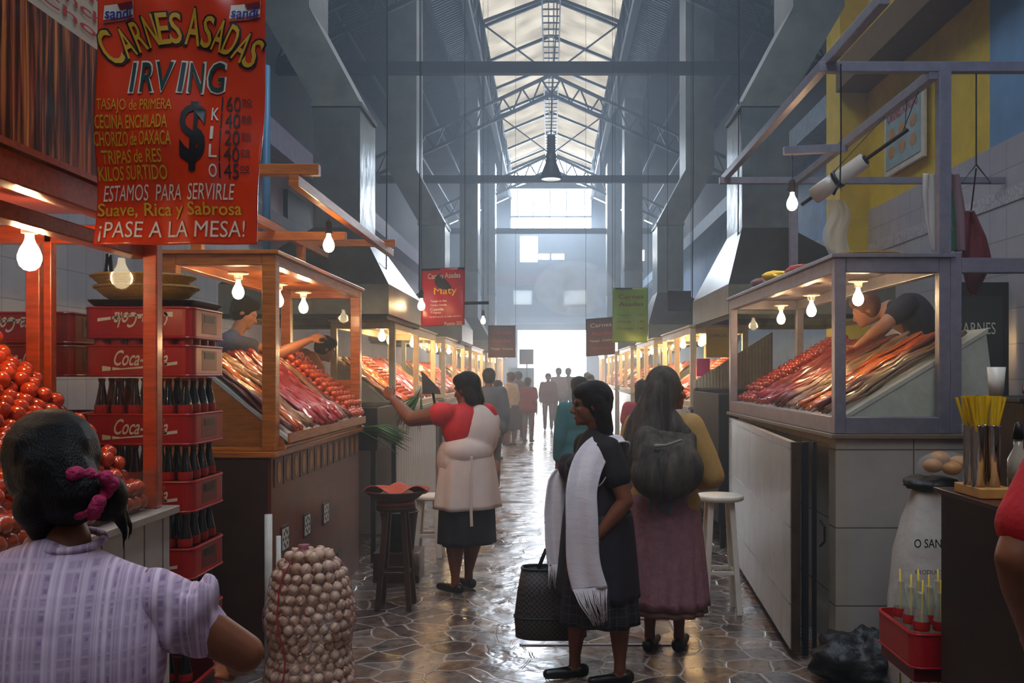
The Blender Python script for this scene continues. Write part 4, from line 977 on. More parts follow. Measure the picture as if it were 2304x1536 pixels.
# --- woman close to the viewer, leaning over the counter, in a lilac checked blouse
lil = mat('blouse_lilac', '8C7691', .85); nt, N, L, b = nodes_of(lil)
tc = N.new('ShaderNodeTexCoord'); sp = N.new('ShaderNodeSeparateXYZ'); L(tc.outputs['Object'], sp.inputs[0]); prev = None
def wavev(ax, k, lo, hi):
    a = N.new('ShaderNodeMath'); a.operation = 'MULTIPLY'; a.inputs[1].default_value = k; L(sp.outputs[ax], a.inputs[0])
    n_ = N.new('ShaderNodeTexNoise'); n_.noise_dimensions = '1D'; n_.inputs['Scale'].default_value = 1; n_.inputs['Detail'].default_value = 3; L(a.outputs[0], n_.inputs['W'])
    r_ = N.new('ShaderNodeMapRange'); r_.inputs[1].default_value = .35; r_.inputs[2].default_value = .65; r_.inputs[3].default_value = lo; r_.inputs[4].default_value = hi; L(n_.outputs[0], r_.inputs[0]); return r_
w1, w2 = wavev(0, 70, 0, 1), wavev(2, 60, 0, .6)
mu = N.new('ShaderNodeMath'); mu.operation = 'MAXIMUM'; L(w1.outputs[0], mu.inputs[0]); L(w2.outputs[0], mu.inputs[1])
cx = N.new('ShaderNodeMix'); cx.data_type = 'RGBA'; cx.inputs[6].default_value = hx('876A88'); cx.inputs[7].default_value = hx('D6BECB'); L(mu.outputs[0], cx.inputs[0])
L(cx.outputs[2], b.inputs['Base Color'])
nz = N.new('ShaderNodeTexNoise'); nz.inputs['Scale'].default_value = 12; L(tc.outputs['Object'], nz.inputs[0]); bp = N.new('ShaderNodeBump'); bp.inputs['Strength'].default_value = .35; bp.inputs['Distance'].default_value = .02; L(nz.outputs[0], bp.inputs['Height']); L(bp.outputs[0], b.inputs['Normal'])
W = start('person', (-1.05, 1.95, 0), 14, 'woman seen from behind in a lilac checked blouse with a pink hair tie')
J = joints(1.5, pel=(.06, -.06, .66), chest=(.04, .02, .98), neck=(.0, .045, 1.18), head=(-.045, .10, 1.335), sl=(-.21, .02, 1.085), sr=(.17, .02, 1.06), el=(-.33, .10, .86), er=(.37, .08, .90), wl=(-.25, .3, .80), wr=(.33, .32, .80))
b_, P = skin_body(W, J, 1.0, .0075, yaw=18, pitch=-8, w=1.1, legs=False)
hair_cap(W, P, s=1.16, vox=.006, extra=lambda m, P: (chain(m, [(P(0, -.07, .0), .08), (P(.03, -.09, -.06), .07)]), ell(m, P(.10, -.085, -.07), (.048, .045, .055)), chain(m, [(P(.12, -.08, -.09), .02), (P(.14, -.07, -.15), .008), (P(.135, -.07, -.19), .003)]), chain(m, [(P(.13, -.06, -.08), .012), (P(.155, -.05, -.14), .006), (P(.15, -.05, -.17), .003)]), chain(m, [(P(-.03, -.07, -.08), .05), (P(-.02, -.05, -.13), .03)])))
m = MB()
for k in range(16):
    a = 2 * math.pi * k / 16; m.ball(P(.055 + .012 * math.sin(3 * a), -.125 + .018 * math.cos(a * 5), -.06) + V((.045 * math.cos(a), .01 * math.sin(3 * a), .045 * math.sin(a))), (.017, .02, .017), 8, 6)
blob('hair_tie', m, mat('scrunchie', 'A81E4E', .8, var=.3, vscale=60, bump=.6, bscale=90), W, .005, 1)
m = MB(); ell(m, (-.0, .0, .93), (.215, .15, .25), (-6, 6, 0)); ell(m, (.02, -.05, .70), (.225, .17, .22)); cap(m, (-.19, .02, 1.07), (.15, .02, 1.04), .072); chain(m, [((-.2, .02, 1.07), .07), ((-.03, .02, 1.13), .07), ((.16, .02, 1.05), .07)])
ell(m, (.06, -.02, .55), (.23, .17, .15))
blob('blouse', m, lil, W, .009, 6)
m = MB(); chain(m, [((.18, .02, 1.05), .072), ((.235, .05, 1.00), .080), ((.275, .065, .965), .064)])
for k in range(10):
    a = 2 * math.pi * k / 10; c = V((.235, .045, 1.01)); m.ball(c + V((.07 * math.cos(a) * .9, .075 * math.sin(a), .04 * math.cos(a))), (.022, .022, .05), 8, 6)
blob('puff_sleeve', m, lil, W, .008, 3)
m = MB(); chain(m, [((-.235, .02, 1.085), .075), ((-.29, .05, .99), .08), ((-.32, .075, .95), .06)]); blob('puff_sleeve', m, lil, W, .008, 3)
m = MB(); m.tube([V((.0, .045, 1.185)) + V((.075 * math.cos(a), .07 * math.sin(a), .012 * math.sin(a))) for a in [2 * math.pi * k / 24 for k in range(25)]], .009, 8); local('collar', m, lil, W)
st = thing('wooden_stool', (-1.0, 1.9, 0), 'wooden stool under the woman in the lilac blouse', 'stool')
MB().box(-1.17, -.80, 1.72, 2.08, .40, .44).build('seat', 'wood_dark', st, bevel=.006)
for x in (-1.14, -.83):
    for y in (1.75, 2.05): MB().box(x - .02, x + .02, y - .02, y + .02, 0, .40).build('leg', 'wood_dark', st)

# --- person in a red T-shirt at the edge of the frame
mat('tshirt_red', 'B01218', .8, var=.15, vscale=8, bump=.2); mat('denim', '1B2230', .8)
W = start('person', (1.29, 2.02, 0), 8, 'person in a red T-shirt with one bare arm bent, beside the dark cabinet')
J = joints(1.66, sl=(-.185, .0, 1.335), el=(-.30, -.03, 1.155), wl=(-.165, .10, .93), sr=(.17, 0, 1.33), er=(.24, 0, 1.06), wr=(.2, .12, .85))
b_, P = skin_body(W, J, 1.05, .009, fine=False, w=1.12)
top(W, J, 'tshirt_red', 1.05, 1.05, .62, 1.2, 0, .0, .010, name='tshirt')
hair_cap(W, P)
m = MB()
for a in 'lr': chain(m, [(J['h' + a], .095), (J['k' + a], .07), (J['a' + a], .055)])
blob('trousers', m, 'denim', W, .014, 3); shoes(W, J, 1.05, vox=.012)

# --- people farther down the hall and behind the cases
for nm, c in (('c_bluegrey', '4E5E70'), ('c_cream', 'B9A98A'), ('c_darkred', '7E1E28'), ('c_dark', '23222A'), ('c_teal', '1F6A74'), ('c_pink', 'B0404E'), ('c_maroon', '5A2A36'), ('c_grey', '6A6670'), ('c_orange', 'C46A1E'), ('c_navy', '20202E'), ('c_slate', '56607A'), ('c_green', '7A9A22')):
    mat(nm, c, .8, var=.15, vscale=12)
def walker(loc, h, H, shirt, lower, label, kind='trousers', w=1.0, hair=0, vox=.014, sl=.5, fa=0, extra=None, **k):
    W = start('person', loc, h, label); f = H / 1.6; J = joints(H, **k)
    b_, P = skin_body(W, J, f, vox, yaw=k.pop('yaw', 0) if 'yaw' in k else 0, fine=False, w=w, hs=f)
    top(W, J, shirt, f, w * 1.1, sl, 1.15, .0, 0, vox, name='shirt', forearm=fa)
    hair_cap(W, P, s=f * 1.03, length=hair, vox=vox * .8, back=.01)
    if kind == 'skirt': skirt('skirt', lower, W, .88 * f, .35 * f, .17 * f * w, .15 * f * w, .2 * f * w, .18 * f * w, n=9, amp=.01)
    elif kind == 'trousers':
        m = MB()
        for a in 'lr': chain(m, [(J['h' + a], .09 * f), (J['k' + a], .068 * f), (J['a' + a], .05 * f)])
        cap(m, J['hl'], J['hr'], .1 * f); blob('trousers', m, lower, W, vox, 2)
    shoes(W, J, f, vox=vox)
    if extra: extra(W, J, P)
    return W
walker((-.82, 12.0, 0), 10, 1.64, 'c_bluegrey', 'c_dark', 'man in a blue-grey jacket behind the woman in the white apron', w=1.15, sl=.6, fa=.9)
walker((-.86, 19.5, 0), 60, 1.60, 'c_cream', 'c_dark', 'woman in a cream long-sleeved top and dark skirt far down the aisle', 'skirt', sl=.6, fa=.9, w=1.05)
walker((-.78, 21.8, 0), 20, 1.62, 'c_dark', 'c_dark', 'person in dark clothes just behind the woman in the cream top', sl=.6, fa=.9)
walker((-.52, 20.5, 0), -20, 1.48, 'c_darkred', 'c_grey', 'person in a red top standing beside the woman in the cream top', w=1.2, sl=.6)
walker((-.95, 16.2, 0), 80, 1.45, 'c_maroon', 'c_maroon', 'short person in maroon in front of the pale cases behind the apron woman', 'skirt', w=1.1)
walker((-.08, 25, 0), 180, 1.58, 'c_maroon', 'c_grey', 'person walking alone in front of the bright end doorway', w=1.1, sl=.6, fa=.8)
walker((.22, 27, 0), 15, 1.74, 'c_grey', 'c_dark', 'taller person in grey, one of two side by side near the doorway', sl=.6, fa=.9)
walker((.52, 27.4, 0), -15, 1.74, 'c_dark', 'c_dark', 'taller person in black, one of two side by side near the doorway', sl=.6, fa=.9)
walker((.26, 8.4, 0), 20, 1.54, 'c_teal', 'c_teal', 'woman with long black hair in a teal top behind the woman with the white scarf', 'trousers', w=1.0, hair=.34, vox=.011, sl=.6, fa=.8)
walker((.96, 9.6, 0), 0, 1.50, 'c_pink', 'c_dark', 'person in a pink top seen behind the woman in the dark shawl', 'skirt', hair=.06)
walker((.75, 17.5, 0), 160, 1.55, 'c_slate', 'c_dark', 'person in slate blue among the pale cases on the yellow-wall side', sl=.6, fa=.9)
walker((-1.0, 26, 0), 30, 1.62, 'c_dark', 'c_dark', 'person in black close to the pale cases near the end door', sl=.6)
walker((.95, 24, 0), -40, 1.6, 'c_grey', 'c_dark', 'person in grey beside the last pale cases on the yellow-wall side', sl=.6)
# vendors on the raised boards behind the cases
for s in (-1, 1):
    pb = thing('duckboard', (s * 2.9, 7.0, 0), 'raised wooden boards behind the %s meat case' % ('orange wooden' if s < 0 else 'grey metal'), 'platform')
    MB().box(min(s * 2.25 + (0 if s < 0 else .45), s * 3.5), max(s * 2.25 + (0 if s < 0 else .45), s * (3.5 if s < 0 else 3.16)), 5.2, 9.5, .46, .50).build('boards', 'wood_dark', pb)
    for y in (5.3, 9.3): MB().box(s * 3.0 - .5 if s < 0 else 2.75, s * 3.0 + .45 if s < 0 else 3.12, y, y + .08, 0, .46).build('bearer', 'wood_dark', pb)
def vend(loc, h, shirt, label, hairc='hair', **k):
    W = start('person', loc, h, label); J = joints(1.6, **k)
    b_, P = skin_body(W, J, 1, .009, 'skin_pale', fine=True, w=1.1, pitch=k.get('pitch', 0) if False else -25)
    top(W, J, shirt, 1, 1.15, .45, 1.1, 0, 0, .010, name='shirt'); hair_cap(W, P, hairc, s=1.03)
    m = MB()
    for a in 'lr': chain(m, [(J['h' + a], .09), (J['k' + a], .068), (J['a' + a], .05)])
    cap(m, J['hl'], J['hr'], .1); blob('trousers', m, 'c_dark', W, .014, 2); return W
vend((-2.36, 6.7, .50), -75, 'c_slate', 'vendor in a blue-grey shirt behind the orange wooden case', er=(.14, .34, 1.19), wr=(.0, .56, 1.30), el=(-.25, .15, 1.05), wl=(-.2, .33, 1.12), head=(0, .10, 1.50), neck=(0, .04, 1.34))
vend((-2.50, 8.3, .50), -60, 'c_orange', 'vendor in an orange shirt and dark cap bending behind the second case', 'c_dark', chest=(0, .16, 1.08), neck=(0, .33, 1.2), head=(0, .45, 1.28), sl=(-.155, .27, 1.18), sr=(.155, .27, 1.18), el=(-.2, .38, .98), er=(.2, .38, .98), wl=(-.15, .55, .93), wr=(.15, .55, .93))
mat('hair_red', '6A3A22', .5)
v = vend((2.72, 6.35, .50), 75, 'c_navy', 'vendor in a navy top bending over the meats in the grey metal case', 'hair_red', pel=(0, 0, 1.0), hl=(-.085, 0, .97), hr=(.085, 0, .97), chest=(0, .14, 1.38), neck=(0, .34, 1.52), head=(0, .50, 1.50), sl=(-.155, .24, 1.53), sr=(.155, .24, 1.53), el=(-.24, .42, 1.36), er=(.2, .40, 1.34), wl=(-.10, .56, 1.24), wr=(.1, .58, 1.24))
# ------------------------------------------------------------------ lettering
def text_mesh(body, shear=0, off=0.0, spacing=1):
    cu = bpy.data.curves.new('t', 'FONT'); cu.body = body; cu.size = 1; cu.shear = shear; cu.offset = off; cu.space_character = spacing; cu.resolution_u = 3
    o = bpy.data.objects.new('t', cu); COL.objects.link(o); dg = bpy.context.evaluated_depsgraph_get(); dg.update()
    me = bpy.data.meshes.new_from_object(o.evaluated_get(dg)); bpy.data.objects.remove(o); return me
def write(body, mp, m, parent, x0, x1, y0, y1, shear=0, off=0, name='lettering', rot=0, flip=False, out=None, fine=True):
    "fit the words into the box x0..x1 / y0..y1 (y0 baseline) of a surface; mp(x, y) gives the spot on that surface"
    me = text_mesh(body, shear, 0 if 'M' in body else off)
    if fine:
        bm = bmesh.new(); bm.from_mesh(me); bmesh.ops.triangulate(bm, faces=bm.faces)
        for _ in range(5):
            es = [e for e in bm.edges if e.calc_length() > .22]
            if not es: break
            bmesh.ops.subdivide_edges(bm, edges=es, cuts=1); bmesh.ops.triangulate(bm, faces=[f for f in bm.faces if len(f.verts) > 3])
        bm.to_mesh(me); bm.free()
    vs = [v.co.copy() for v in me.vertices]
    ax, bx = min(v.x for v in vs), max(v.x for v in vs); ay, by = min(v.y for v in vs), max(v.y for v in vs)
    if out: e = out; x0 -= e; x1 += e; y0 -= e * (1 if y1 > y0 else -1); y1 += e * (1 if y1 > y0 else -1)
    cx, cy = (x0 + x1) / 2, (y0 + y1) / 2; c, s = math.cos(rot), math.sin(rot)
    o3 = V((0, 0, 0)); p = parent
    while p is not None: o3 += p.location; p = p.parent
    for v, q in zip(me.vertices, vs):
        x = x0 + (x1 - x0) * (q.x - ax) / (bx - ax); y = y0 + (y1 - y0) * (q.y - ay) / (by - ay)
        if flip: x = x0 + x1 - x; y = y0 + y1 - y
        dx, dy = x - cx, y - cy; v.co = V(mp(cx + dx * c - dy * s, cy + dx * s + dy * c)) - o3
    me.name = name; me.materials.clear(); me.materials.append(MATS[m]); o = bpy.data.objects.new(name, me); COL.objects.link(o); o.parent = parent; return o
for n_, c_ in (('paint_ochre', 'C79A1C'), ('paint_black', '0C0C0E'), ('paint_white', 'D6D0BE'), ('paint_green', '0F3A34'), ('paint_blue', '1B2F86'), ('paint_red', 'B01E1E'), ('paint_maroon', '6E1420'), ('paint_yellow', 'E8C41E')): mat(n_, c_, .5)
mat('vinyl_red', 'D63C1A', .22, var=.06, vscale=5, coat=.35)

# the big price banner
BY = 2.88
ban = thing('price_banner', (-1.18, BY, 1.98), 'large red painted price banner of a meat stall hanging above the sausage case', 'banner')
def bw(x, z): return .012 * math.sin(x * 9 + z * 4) + .010 * math.sin(z * 13 + x * 5) + .006 * math.sin(x * 31 + 2 * math.sin(z * 7))
def bmap(off):
    def f(x, y):
        p = px(x, y, BY); w = bw(p.x, p.z); return (p.x, BY + w - off, p.z)
    return f
m = MB()
def bf(u, v):
    l, r_ = 225 - 18 * v, 600 - 21 * v; y = -45 + (550 + 45) * v; return bmap(0)(l + (r_ - l) * u, y)
m.grid(bf, 70, 110); m.build('sheet', 'vinyl_red', ban, True, thick=.002, offset=0)
T1, T2, T3 = bmap(.005), bmap(.0075), bmap(.010)
base = lambda x: 100 + ((x - 408) / 168) ** 2 * 60
for ch, x in zip('CARNESASADAS', (250, 285, 315, 344, 371, 397, 436, 468, 495, 521, 546, 569)):
    b0 = base(x); h_ = 86 if x in (250,) else 82 if x == 436 else 70; w_ = 17 if x == 250 else 16 if x == 436 else 12.5; rot = math.atan(2 * 60 * (x - 408) / 168 ** 2)
    write(ch, T1, 'paint_black', ban, x - w_, x + w_, b0, b0 - h_, off=.02, rot=rot, out=4.5)
    write(ch, T2, 'paint_ochre', ban, x - w_, x + w_, b0, b0 - h_, rot=rot, off=.01)
for ch, x, w_ in zip('IRVING', (302, 332, 375, 411, 441, 486), (7, 15, 19, 8, 17, 20)):
    b0 = 208 - (x - 302) * .01
    write(ch, T1, 'paint_white', ban, x - w_, x + w_, b0, b0 - 66, shear=.15, off=.02, out=4.5); write(ch, T2, 'paint_green', ban, x - w_, x + w_, b0, b0 - 66, shear=.15, off=.01)
for s_, x0, x1, yb, h_ in (('TASAJO de PRIMERA', 223, 392, 258, 33), ('CECINA ENCHILADA', 218, 384, 292, 31), ('CHORIZO de OAXACA', 214, 392, 330, 32), ('TRIPAS de RES', 227, 370, 368, 30), ('KILOS SURTIDO', 217, 380, 405, 32)):
    write(s_, T1, 'paint_ochre', ban, x0, x1, yb, yb - h_, off=.01)
write('$', T1, 'paint_black', ban, 409, 468, 388, 228, off=.03)
for ch, y, in zip('KILO', (272, 316, 358, 402)): write(ch, T1, 'paint_white', ban, 477, 494 if ch != 'I' else 484, y, y - 30, off=.01)
for s_, y in (('160', 250), ('140', 288), ('120', 328), ('140', 366), ('145', 404)):
    write(s_, T1, 'paint_black', ban, 498, 540, y, y - 34); write('oo', T1, 'paint_black', ban, 543, 562, y - 18, y - 30); write('_', T1, 'paint_black', ban, 543, 564, y - 13, y - 15)
write('ESTAMOS  PARA  SERVIRLE', T1, 'paint_white', ban, 225, 531, 451, 415, shear=.25, off=.004)
write('Suave, Rica y Sabrosa', T1, 'paint_ochre', ban, 213, 546, 494, 455, off=.012)
write('\u00a1PASE A LA MESA!', T1, 'paint_white', ban, 217, 553, 543, 497, shear=.08, off=.004)
for x0, x1, y0, y1 in ((235, 307, 12, 55), (516, 588, 8, 51)):
    bl = lambda T, a, b, c, d: MB().grid(lambda u, v: T(*[(a[i] * (1 - u) + b[i] * u) * (1 - v) + (d[i] * (1 - u) + c[i] * u) * v for i in (0, 1)]), 14, 8)
    m = bl(T1, (x0 + 4, y0 + 4), (x1, y0 - 4), (x1 - 2, y1 - 12), (x0, y1)); m.build('brand_patch', 'paint_white', ban)
    m = bl(T2, (x0 + 34, y0 + 1), (x1 - 1, y0 - 3), (x1 - 1, y0 + 12), (x0 + 40, y0 + 14)); m.build('brand_patch', 'paint_maroon', ban)
    m = bl(T2, (x0 + 2, y1 - 7), (x1 - 2, y1 - 18), (x1 - 3, y1 - 13), (x0, y1 - 1)); m.build('brand_patch', 'paint_red', ban)
    write('sandi', T3, 'paint_blue', ban, x0 + 5, x1 - 5, y1 - 9, y1 - 33, shear=.15, off=.02)
MB().beam((-1.46, BY, 2.80), (-.88, BY, 2.80), .03).build('rod', 'wood_dark', ban)
for x in (-1.42, -.92): MB().tube([(x, BY, 2.80), (x, BY, 10.3 - .416 * abs(x))], .003, 5).build('cord', 'iron', ban)
# writing on the picture sign
SS = lambda x, y: (-1.526, x, y)
for s_, a, b_, z in (('Carne de Res y Alimentos', 1.0, 3.4, 2.79), ('Carne de Res, Cecina Enchilada', 1.1, 3.45, 2.735), ('Costilla  y  Chorizo', 1.7, 3.4, 2.68)):
    write(s_, SS, 'paint_red', sg, a, b_, z - .018, z + .026, off=.01)
# smaller banners along the aisle
def small_banner(x0, x1, y0, y1, Y, m, label, lines, tilt=0):
    c = px((x0 + x1) / 2, y1, Y); t = thing('price_banner', c, label, 'banner')
    def mp(off):
        def f(x, y):
            p = px(x, y + tilt * (x - x0), Y); return (p.x, Y + .015 * math.sin(p.x * 14 + p.z * 5) + .01 * math.sin(p.z * 11) - off, p.z)
        return f
    M = MB(); M.grid(lambda u, v: mp(0)(x0 + (x1 - x0) * u, y0 + (y1 - y0) * v), 20, 30); M.build('sheet', m, t, True, thick=.002, offset=0)
    for s_, a, b_, yb, h_, mt, rot in lines: write(s_, mp(.006), mt, t, a, b_, yb, yb - h_, rot=rot, off=.01)
    p, q = px(x0, y0 + 1, Y), px(x1, y0 + 1 + tilt * (x1 - x0), Y); MB().beam(p, q, .02).build('rod', 'iron', t)
    for e in (p, q): MB().tube([e, (e.x, e.y, 10.3 - .416 * abs(e.x))], .003, 5).build('cord', 'iron', t)
    return t, mp
t, mp = small_banner(948, 1046, 606, 735, 9.3, mat('vinyl_crimson', 'A8101C', .3, coat=.2), 'red price banner with a round dark picture and yellow name, above the pale cases', [
    ('Carnes Asadas', 962, 1036, 628, 12, 'paint_white', 0), ('Maty', 976, 1028, 668, 20, 'paint_yellow', 0), ('Tasajo de Res', 968, 1005, 682, 6, 'paint_white', 0), ('Cecina y Chorizo', 968, 1005, 691, 6, 'paint_white', 0),
    ('Costilla', 968, 998, 700, 6, 'paint_white', 0), ('Tripas', 968, 992, 708, 6, 'paint_white', 0), ('le ofrecemos el mejor servicio', 968, 1038, 717, 5, 'paint_white', 0), ('Puesto 202', 1000, 1040, 734, 8, 'paint_white', 0)], -.04)
M = MB(); c = mp(.004)(1002, 634); M.grid(lambda u, v: (c[0] + .11 * v * math.cos(u * 2 * math.pi), c[1], c[2] + .09 * v * math.sin(u * 2 * math.pi)), 24, 3); M.build('round_picture', 'paint_black', t, recalc=False)
M = MB(); c = mp(.008)(992, 632); M.grid(lambda u, v: (c[0] + .05 * v * math.cos(u * 2 * math.pi), c[1], c[2] + .085 * v * math.sin(u * 2 * math.pi)), 20, 3); M.build('round_picture', mat('photo_grey', '6E7E7A', .5), t, recalc=False)
a, b_ = px(1046, 682, 9.3), px(1100, 681, 9.3); o = MB().beam(a, b_, .03).build('bracket_arm', 'iron', None); tag(o, 'dark metal arm sticking out beside the red banner with the yellow name', 'bracket')
small_banner(1378, 1458, 648, 770, 12.0, mat('vinyl_green', '6F9A2A', .35, var=.2, vscale=4), 'yellow-green price banner hanging on the yellow-wall side of the aisle', [
    ('Carnes', 1392, 1448, 672, 10, 'paint_maroon', 0), ('Asadas', 1392, 1448, 688, 9, 'paint_maroon', 0), ('Tasajo    160', 1388, 1450, 712, 6, 'paint_maroon', 0), ('Cecina    140', 1388, 1450, 726, 6, 'paint_maroon', 0), ('Chorizo   140', 1388, 1450, 742, 6, 'paint_maroon', 0)])
small_banner(1318, 1384, 718, 802, 14.6, mat('vinyl_dark', '4A1A20', .4), 'dark maroon price banner below and beyond the yellow-green one', [('Carnes', 1328, 1376, 738, 9, 'paint_white', 0), ('Asadas', 1330, 1376, 756, 9, 'paint_red', 0), ('Tasajo  Cecina', 1326, 1380, 772, 6, 'paint_white', 0), ('Chorizo', 1330, 1376, 788, 6, 'paint_red', 0)], -.08)
small_banner(1098, 1160, 732, 804, 16.4, 'vinyl_dark', 'dark red price banner hanging far down on the banner side of the aisle', [('Carnes', 1106, 1150, 752, 9, 'paint_red', 0), ('Asadas', 1106, 1150, 770, 10, 'paint_red', 0), ('Tasajo  Cecina', 1104, 1154, 788, 6, 'paint_white', 0)])

# ------------------------------------------------------------------ drink crates and bottles
mat('crate_red', 'A8141A', .32, var=.1, vscale=6); mat('crate_dark', '6E1014', .4); mat('glass_bottle', '0C120C', .06, coat=.5); mat('cap_red', 'B01E1C', .3); mat('label_red', 'B8201E', .35)
def rrect(x0, x1, y0, y1, z, r, n=5):
    o = []
    for cx, cy, a0 in ((x1 - r, y1 - r, 0), (x0 + r, y1 - r, 90), (x0 + r, y0 + r, 180), (x1 - r, y0 + r, 270)):
        for k in range(n + 1): a = R(a0 + 90 * k / n); o.append((cx + r * math.cos(a), cy + r * math.sin(a), z))
    return o
CW, CD, CH = .46, .38, .135
def crate(x, y, z, label, inverted=False, words=True, group=None):
    t = thing('bottle_crate', (x, y, z), label, 'crate', group); x0, x1, y0, y1 = x, x + CW, y, y + CD
    m = MB(); m.loft([rrect(x0 + .01, x1 - .01, y0 + .01, y1 - .01, z, .03), rrect(x0, x1, y0, y1, z + .012, .04), rrect(x0, x1, y0, y1, z + CH, .04)], False)
    if not inverted: m.add(rrect(x0 + .01, x1 - .01, y0 + .01, y1 - .01, z + .006, .03), [tuple(range(24))])
    else: m.add(rrect(x0 + .01, x1 - .01, y0 + .01, y1 - .01, z + CH - .006, .03), [tuple(range(24))])
    m.build('body', 'crate_red', t, thick=.007)
    m = MB()
    for zz in (z + .004, z + CH - .006): m.tube([V(p) for p in rrect(x0 - .002, x1 + .002, y0 - .002, y1 + .002, zz, .04)] + [V(rrect(x0 - .002, x1 + .002, y0 - .002, y1 + .002, zz, .04)[0])], .0055, 6)
    for xx in (x0 + .12, x1 - .12): m.box(xx - .003, xx + .003, y0 - .005, y0, z, z + CH)
    m.build('rim', 'crate_red', t)
    m = MB(); m.box(x1 - .002, x1 + .004, y0 + .10, y1 - .10, z + .025, z + .115); m.build('handle_panel', 'crate_dark', t, bevel=.002)
    m = MB(); m.box(x1 + .003, x1 + .0055, y0 + .13, y1 - .13, z + .075, z + .105); m.build('handle_slot', 'black_paint', t)
    if words:
        F = lambda a, b: (a, y0 - .0045, b)
        write('Coca-Cola', F, 'paint_white', t, x0 + .13, x1 - .10, z + .045, z + .112, shear=.45, off=.012, flip=inverted)
        M = MB(); pts = [(x0 + .08, z + .022), (x0 + .18, z + .030), (x0 + .28, z + .036), (x0 + .40, z + .05)]
        up = [(x0 + .08, z + .045), (x0 + .16, z + .034), (x0 + .28, z + .046), (x0 + .40, z + .064)]
        if inverted: pts = [(x0 + x1 - a, 2 * z + CH - b) for a, b in pts]; up = [(x0 + x1 - a, 2 * z + CH - b) for a, b in up]
        n = len(pts); M.add([F(*p) for p in pts] + [F(*p) for p in up], [(i, i + 1, i + 1 + n, i + n) for i in range(n - 1)]); M.build('ribbon_stripe', 'paint_white', t)
    return t
BP = [(.001, 0), (.028, .001), (.030, .02), (.0295, .07), (.026, .10), (.030, .13), (.0285, .16), (.020, .20), (.0135, .235), (.012, .255), (.0135, .258), (.0135, .266), (.001, .266)]
def bottle_proto(glass, liquid=None, label='label_red', cap=True, straw=None):
    t = thing('glass_bottle', (0, 0, -5), 'bottle', 'bottle')
    m = MB().lathe(BP, (0, 0, 0), 14); local('body', m, glass, t)
    if cap: m = MB().lathe([(.001, .262), (.0155, .262), (.0145, .272), (.001, .273)], (0, 0, 0), 12); local('cap', m, 'cap_red', t)
    m = MB().lathe([(.0292, .122), (.0308, .132), (.0302, .158)], (0, 0, 0), 14); local('label', m, label, t)
    if liquid: m = MB().lathe([(.001, .004), (.026, .006), (.0265, .12)], (0, 0, 0), 12); local('liquid', m, liquid, t)
    if straw: m = MB().tube([(0, 0, .02), (.006, 0, .31)], .004, 6); local('straw', m, straw, t)
    return t
bp_ = bottle_proto('glass_bottle'); first = [True]
def put_bottle(proto, p, label, group, rz=0, used=first):
    if used[0]: used[0] = False; t = proto; t.location = p; t.rotation_euler = (0, 0, rz); t['label'] = label; t['group'] = group; return t
    return copy_tree(proto, p, (0, 0, rz), label, group)
SX, SY = -1.99, 3.88
CZ = [.09, .38, .67, .957, 1.245, 1.538]
pal = thing('pallet', (SX, SY, 0), 'low wooden pallet under the stack of red drink crates', 'pallet')
MB().box(SX, SX + CW, SY, SY + CD, .06, .088).build('deck', 'wood_dark', pal)
for a in (0, .2, .4): MB().box(SX + a, SX + a + .06, SY, SY + CD, 0, .06).build('bearer', 'wood_dark', pal)
od = ['lowest', 'second from the floor', 'third from the floor', 'fourth from the floor', 'third from the top', 'second from the top']
for k, z in enumerate(CZ):
    crate(SX, SY, z, 'red drink crate in the tall stack by the brick-tiled counter, %s' % od[k])
    for i in range(6):
        for j in range(4):
            if 0 < i < 5 and j > 1 or (k == 0 and j > 0): continue
            p = (SX + .05 + i * .072, SY + .055 + j * .09, z + .012)
            put_bottle(bp_, p, 'dark bottle in crate row %s, %s bottle along, crate %s' % (ORD[j], ORD[i], od[k]), 'dark bottles in the crate ' + od[k], random.uniform(0, 6))
crate(SX, SY, 1.70 - .004 + .004, 'red plastic drink crate on top of the tall stack, turned upside down', inverted=True)
for k, z in enumerate((.38, .67, .957, 1.245, 1.538)):
    crate(SX - .53, SY + .02, z, 'red plastic drink crate in the stack behind the sausage heap, %s' % ['lowest seen', 'second', 'third', 'fourth', 'just under the upturned one'][k], words=k > 2)
bs = thing('wooden_box', (SX - .3, SY + .2, 0), 'dark wooden box under the crates behind the sausage heap', 'box'); MB().box(SX - .53, SX - .07, SY + .02, SY + .40, 0, .378).build('body', 'wood_dark', bs, bevel=.005)
crate(SX - .53, SY + .02, 1.68, 'red plastic drink crate turned upside down behind the sausage heap', inverted=True)
mat('tray_black', '1A1A1C', .4)
t = thing('serving_tray', (-1.76, 4.07, 1.842), 'dark shallow tray lying on the upturned red crate', 'tray'); MB().loft([rrect(-1.97, -1.55, 3.9, 4.25, 1.842, .03), rrect(-1.99, -1.53, 3.88, 4.27, 1.865, .04)], False).add(rrect(-1.97, -1.55, 3.9, 4.25, 1.842, .03), [tuple(range(24))]).build('pan', 'tray_black', t, thick=.004)
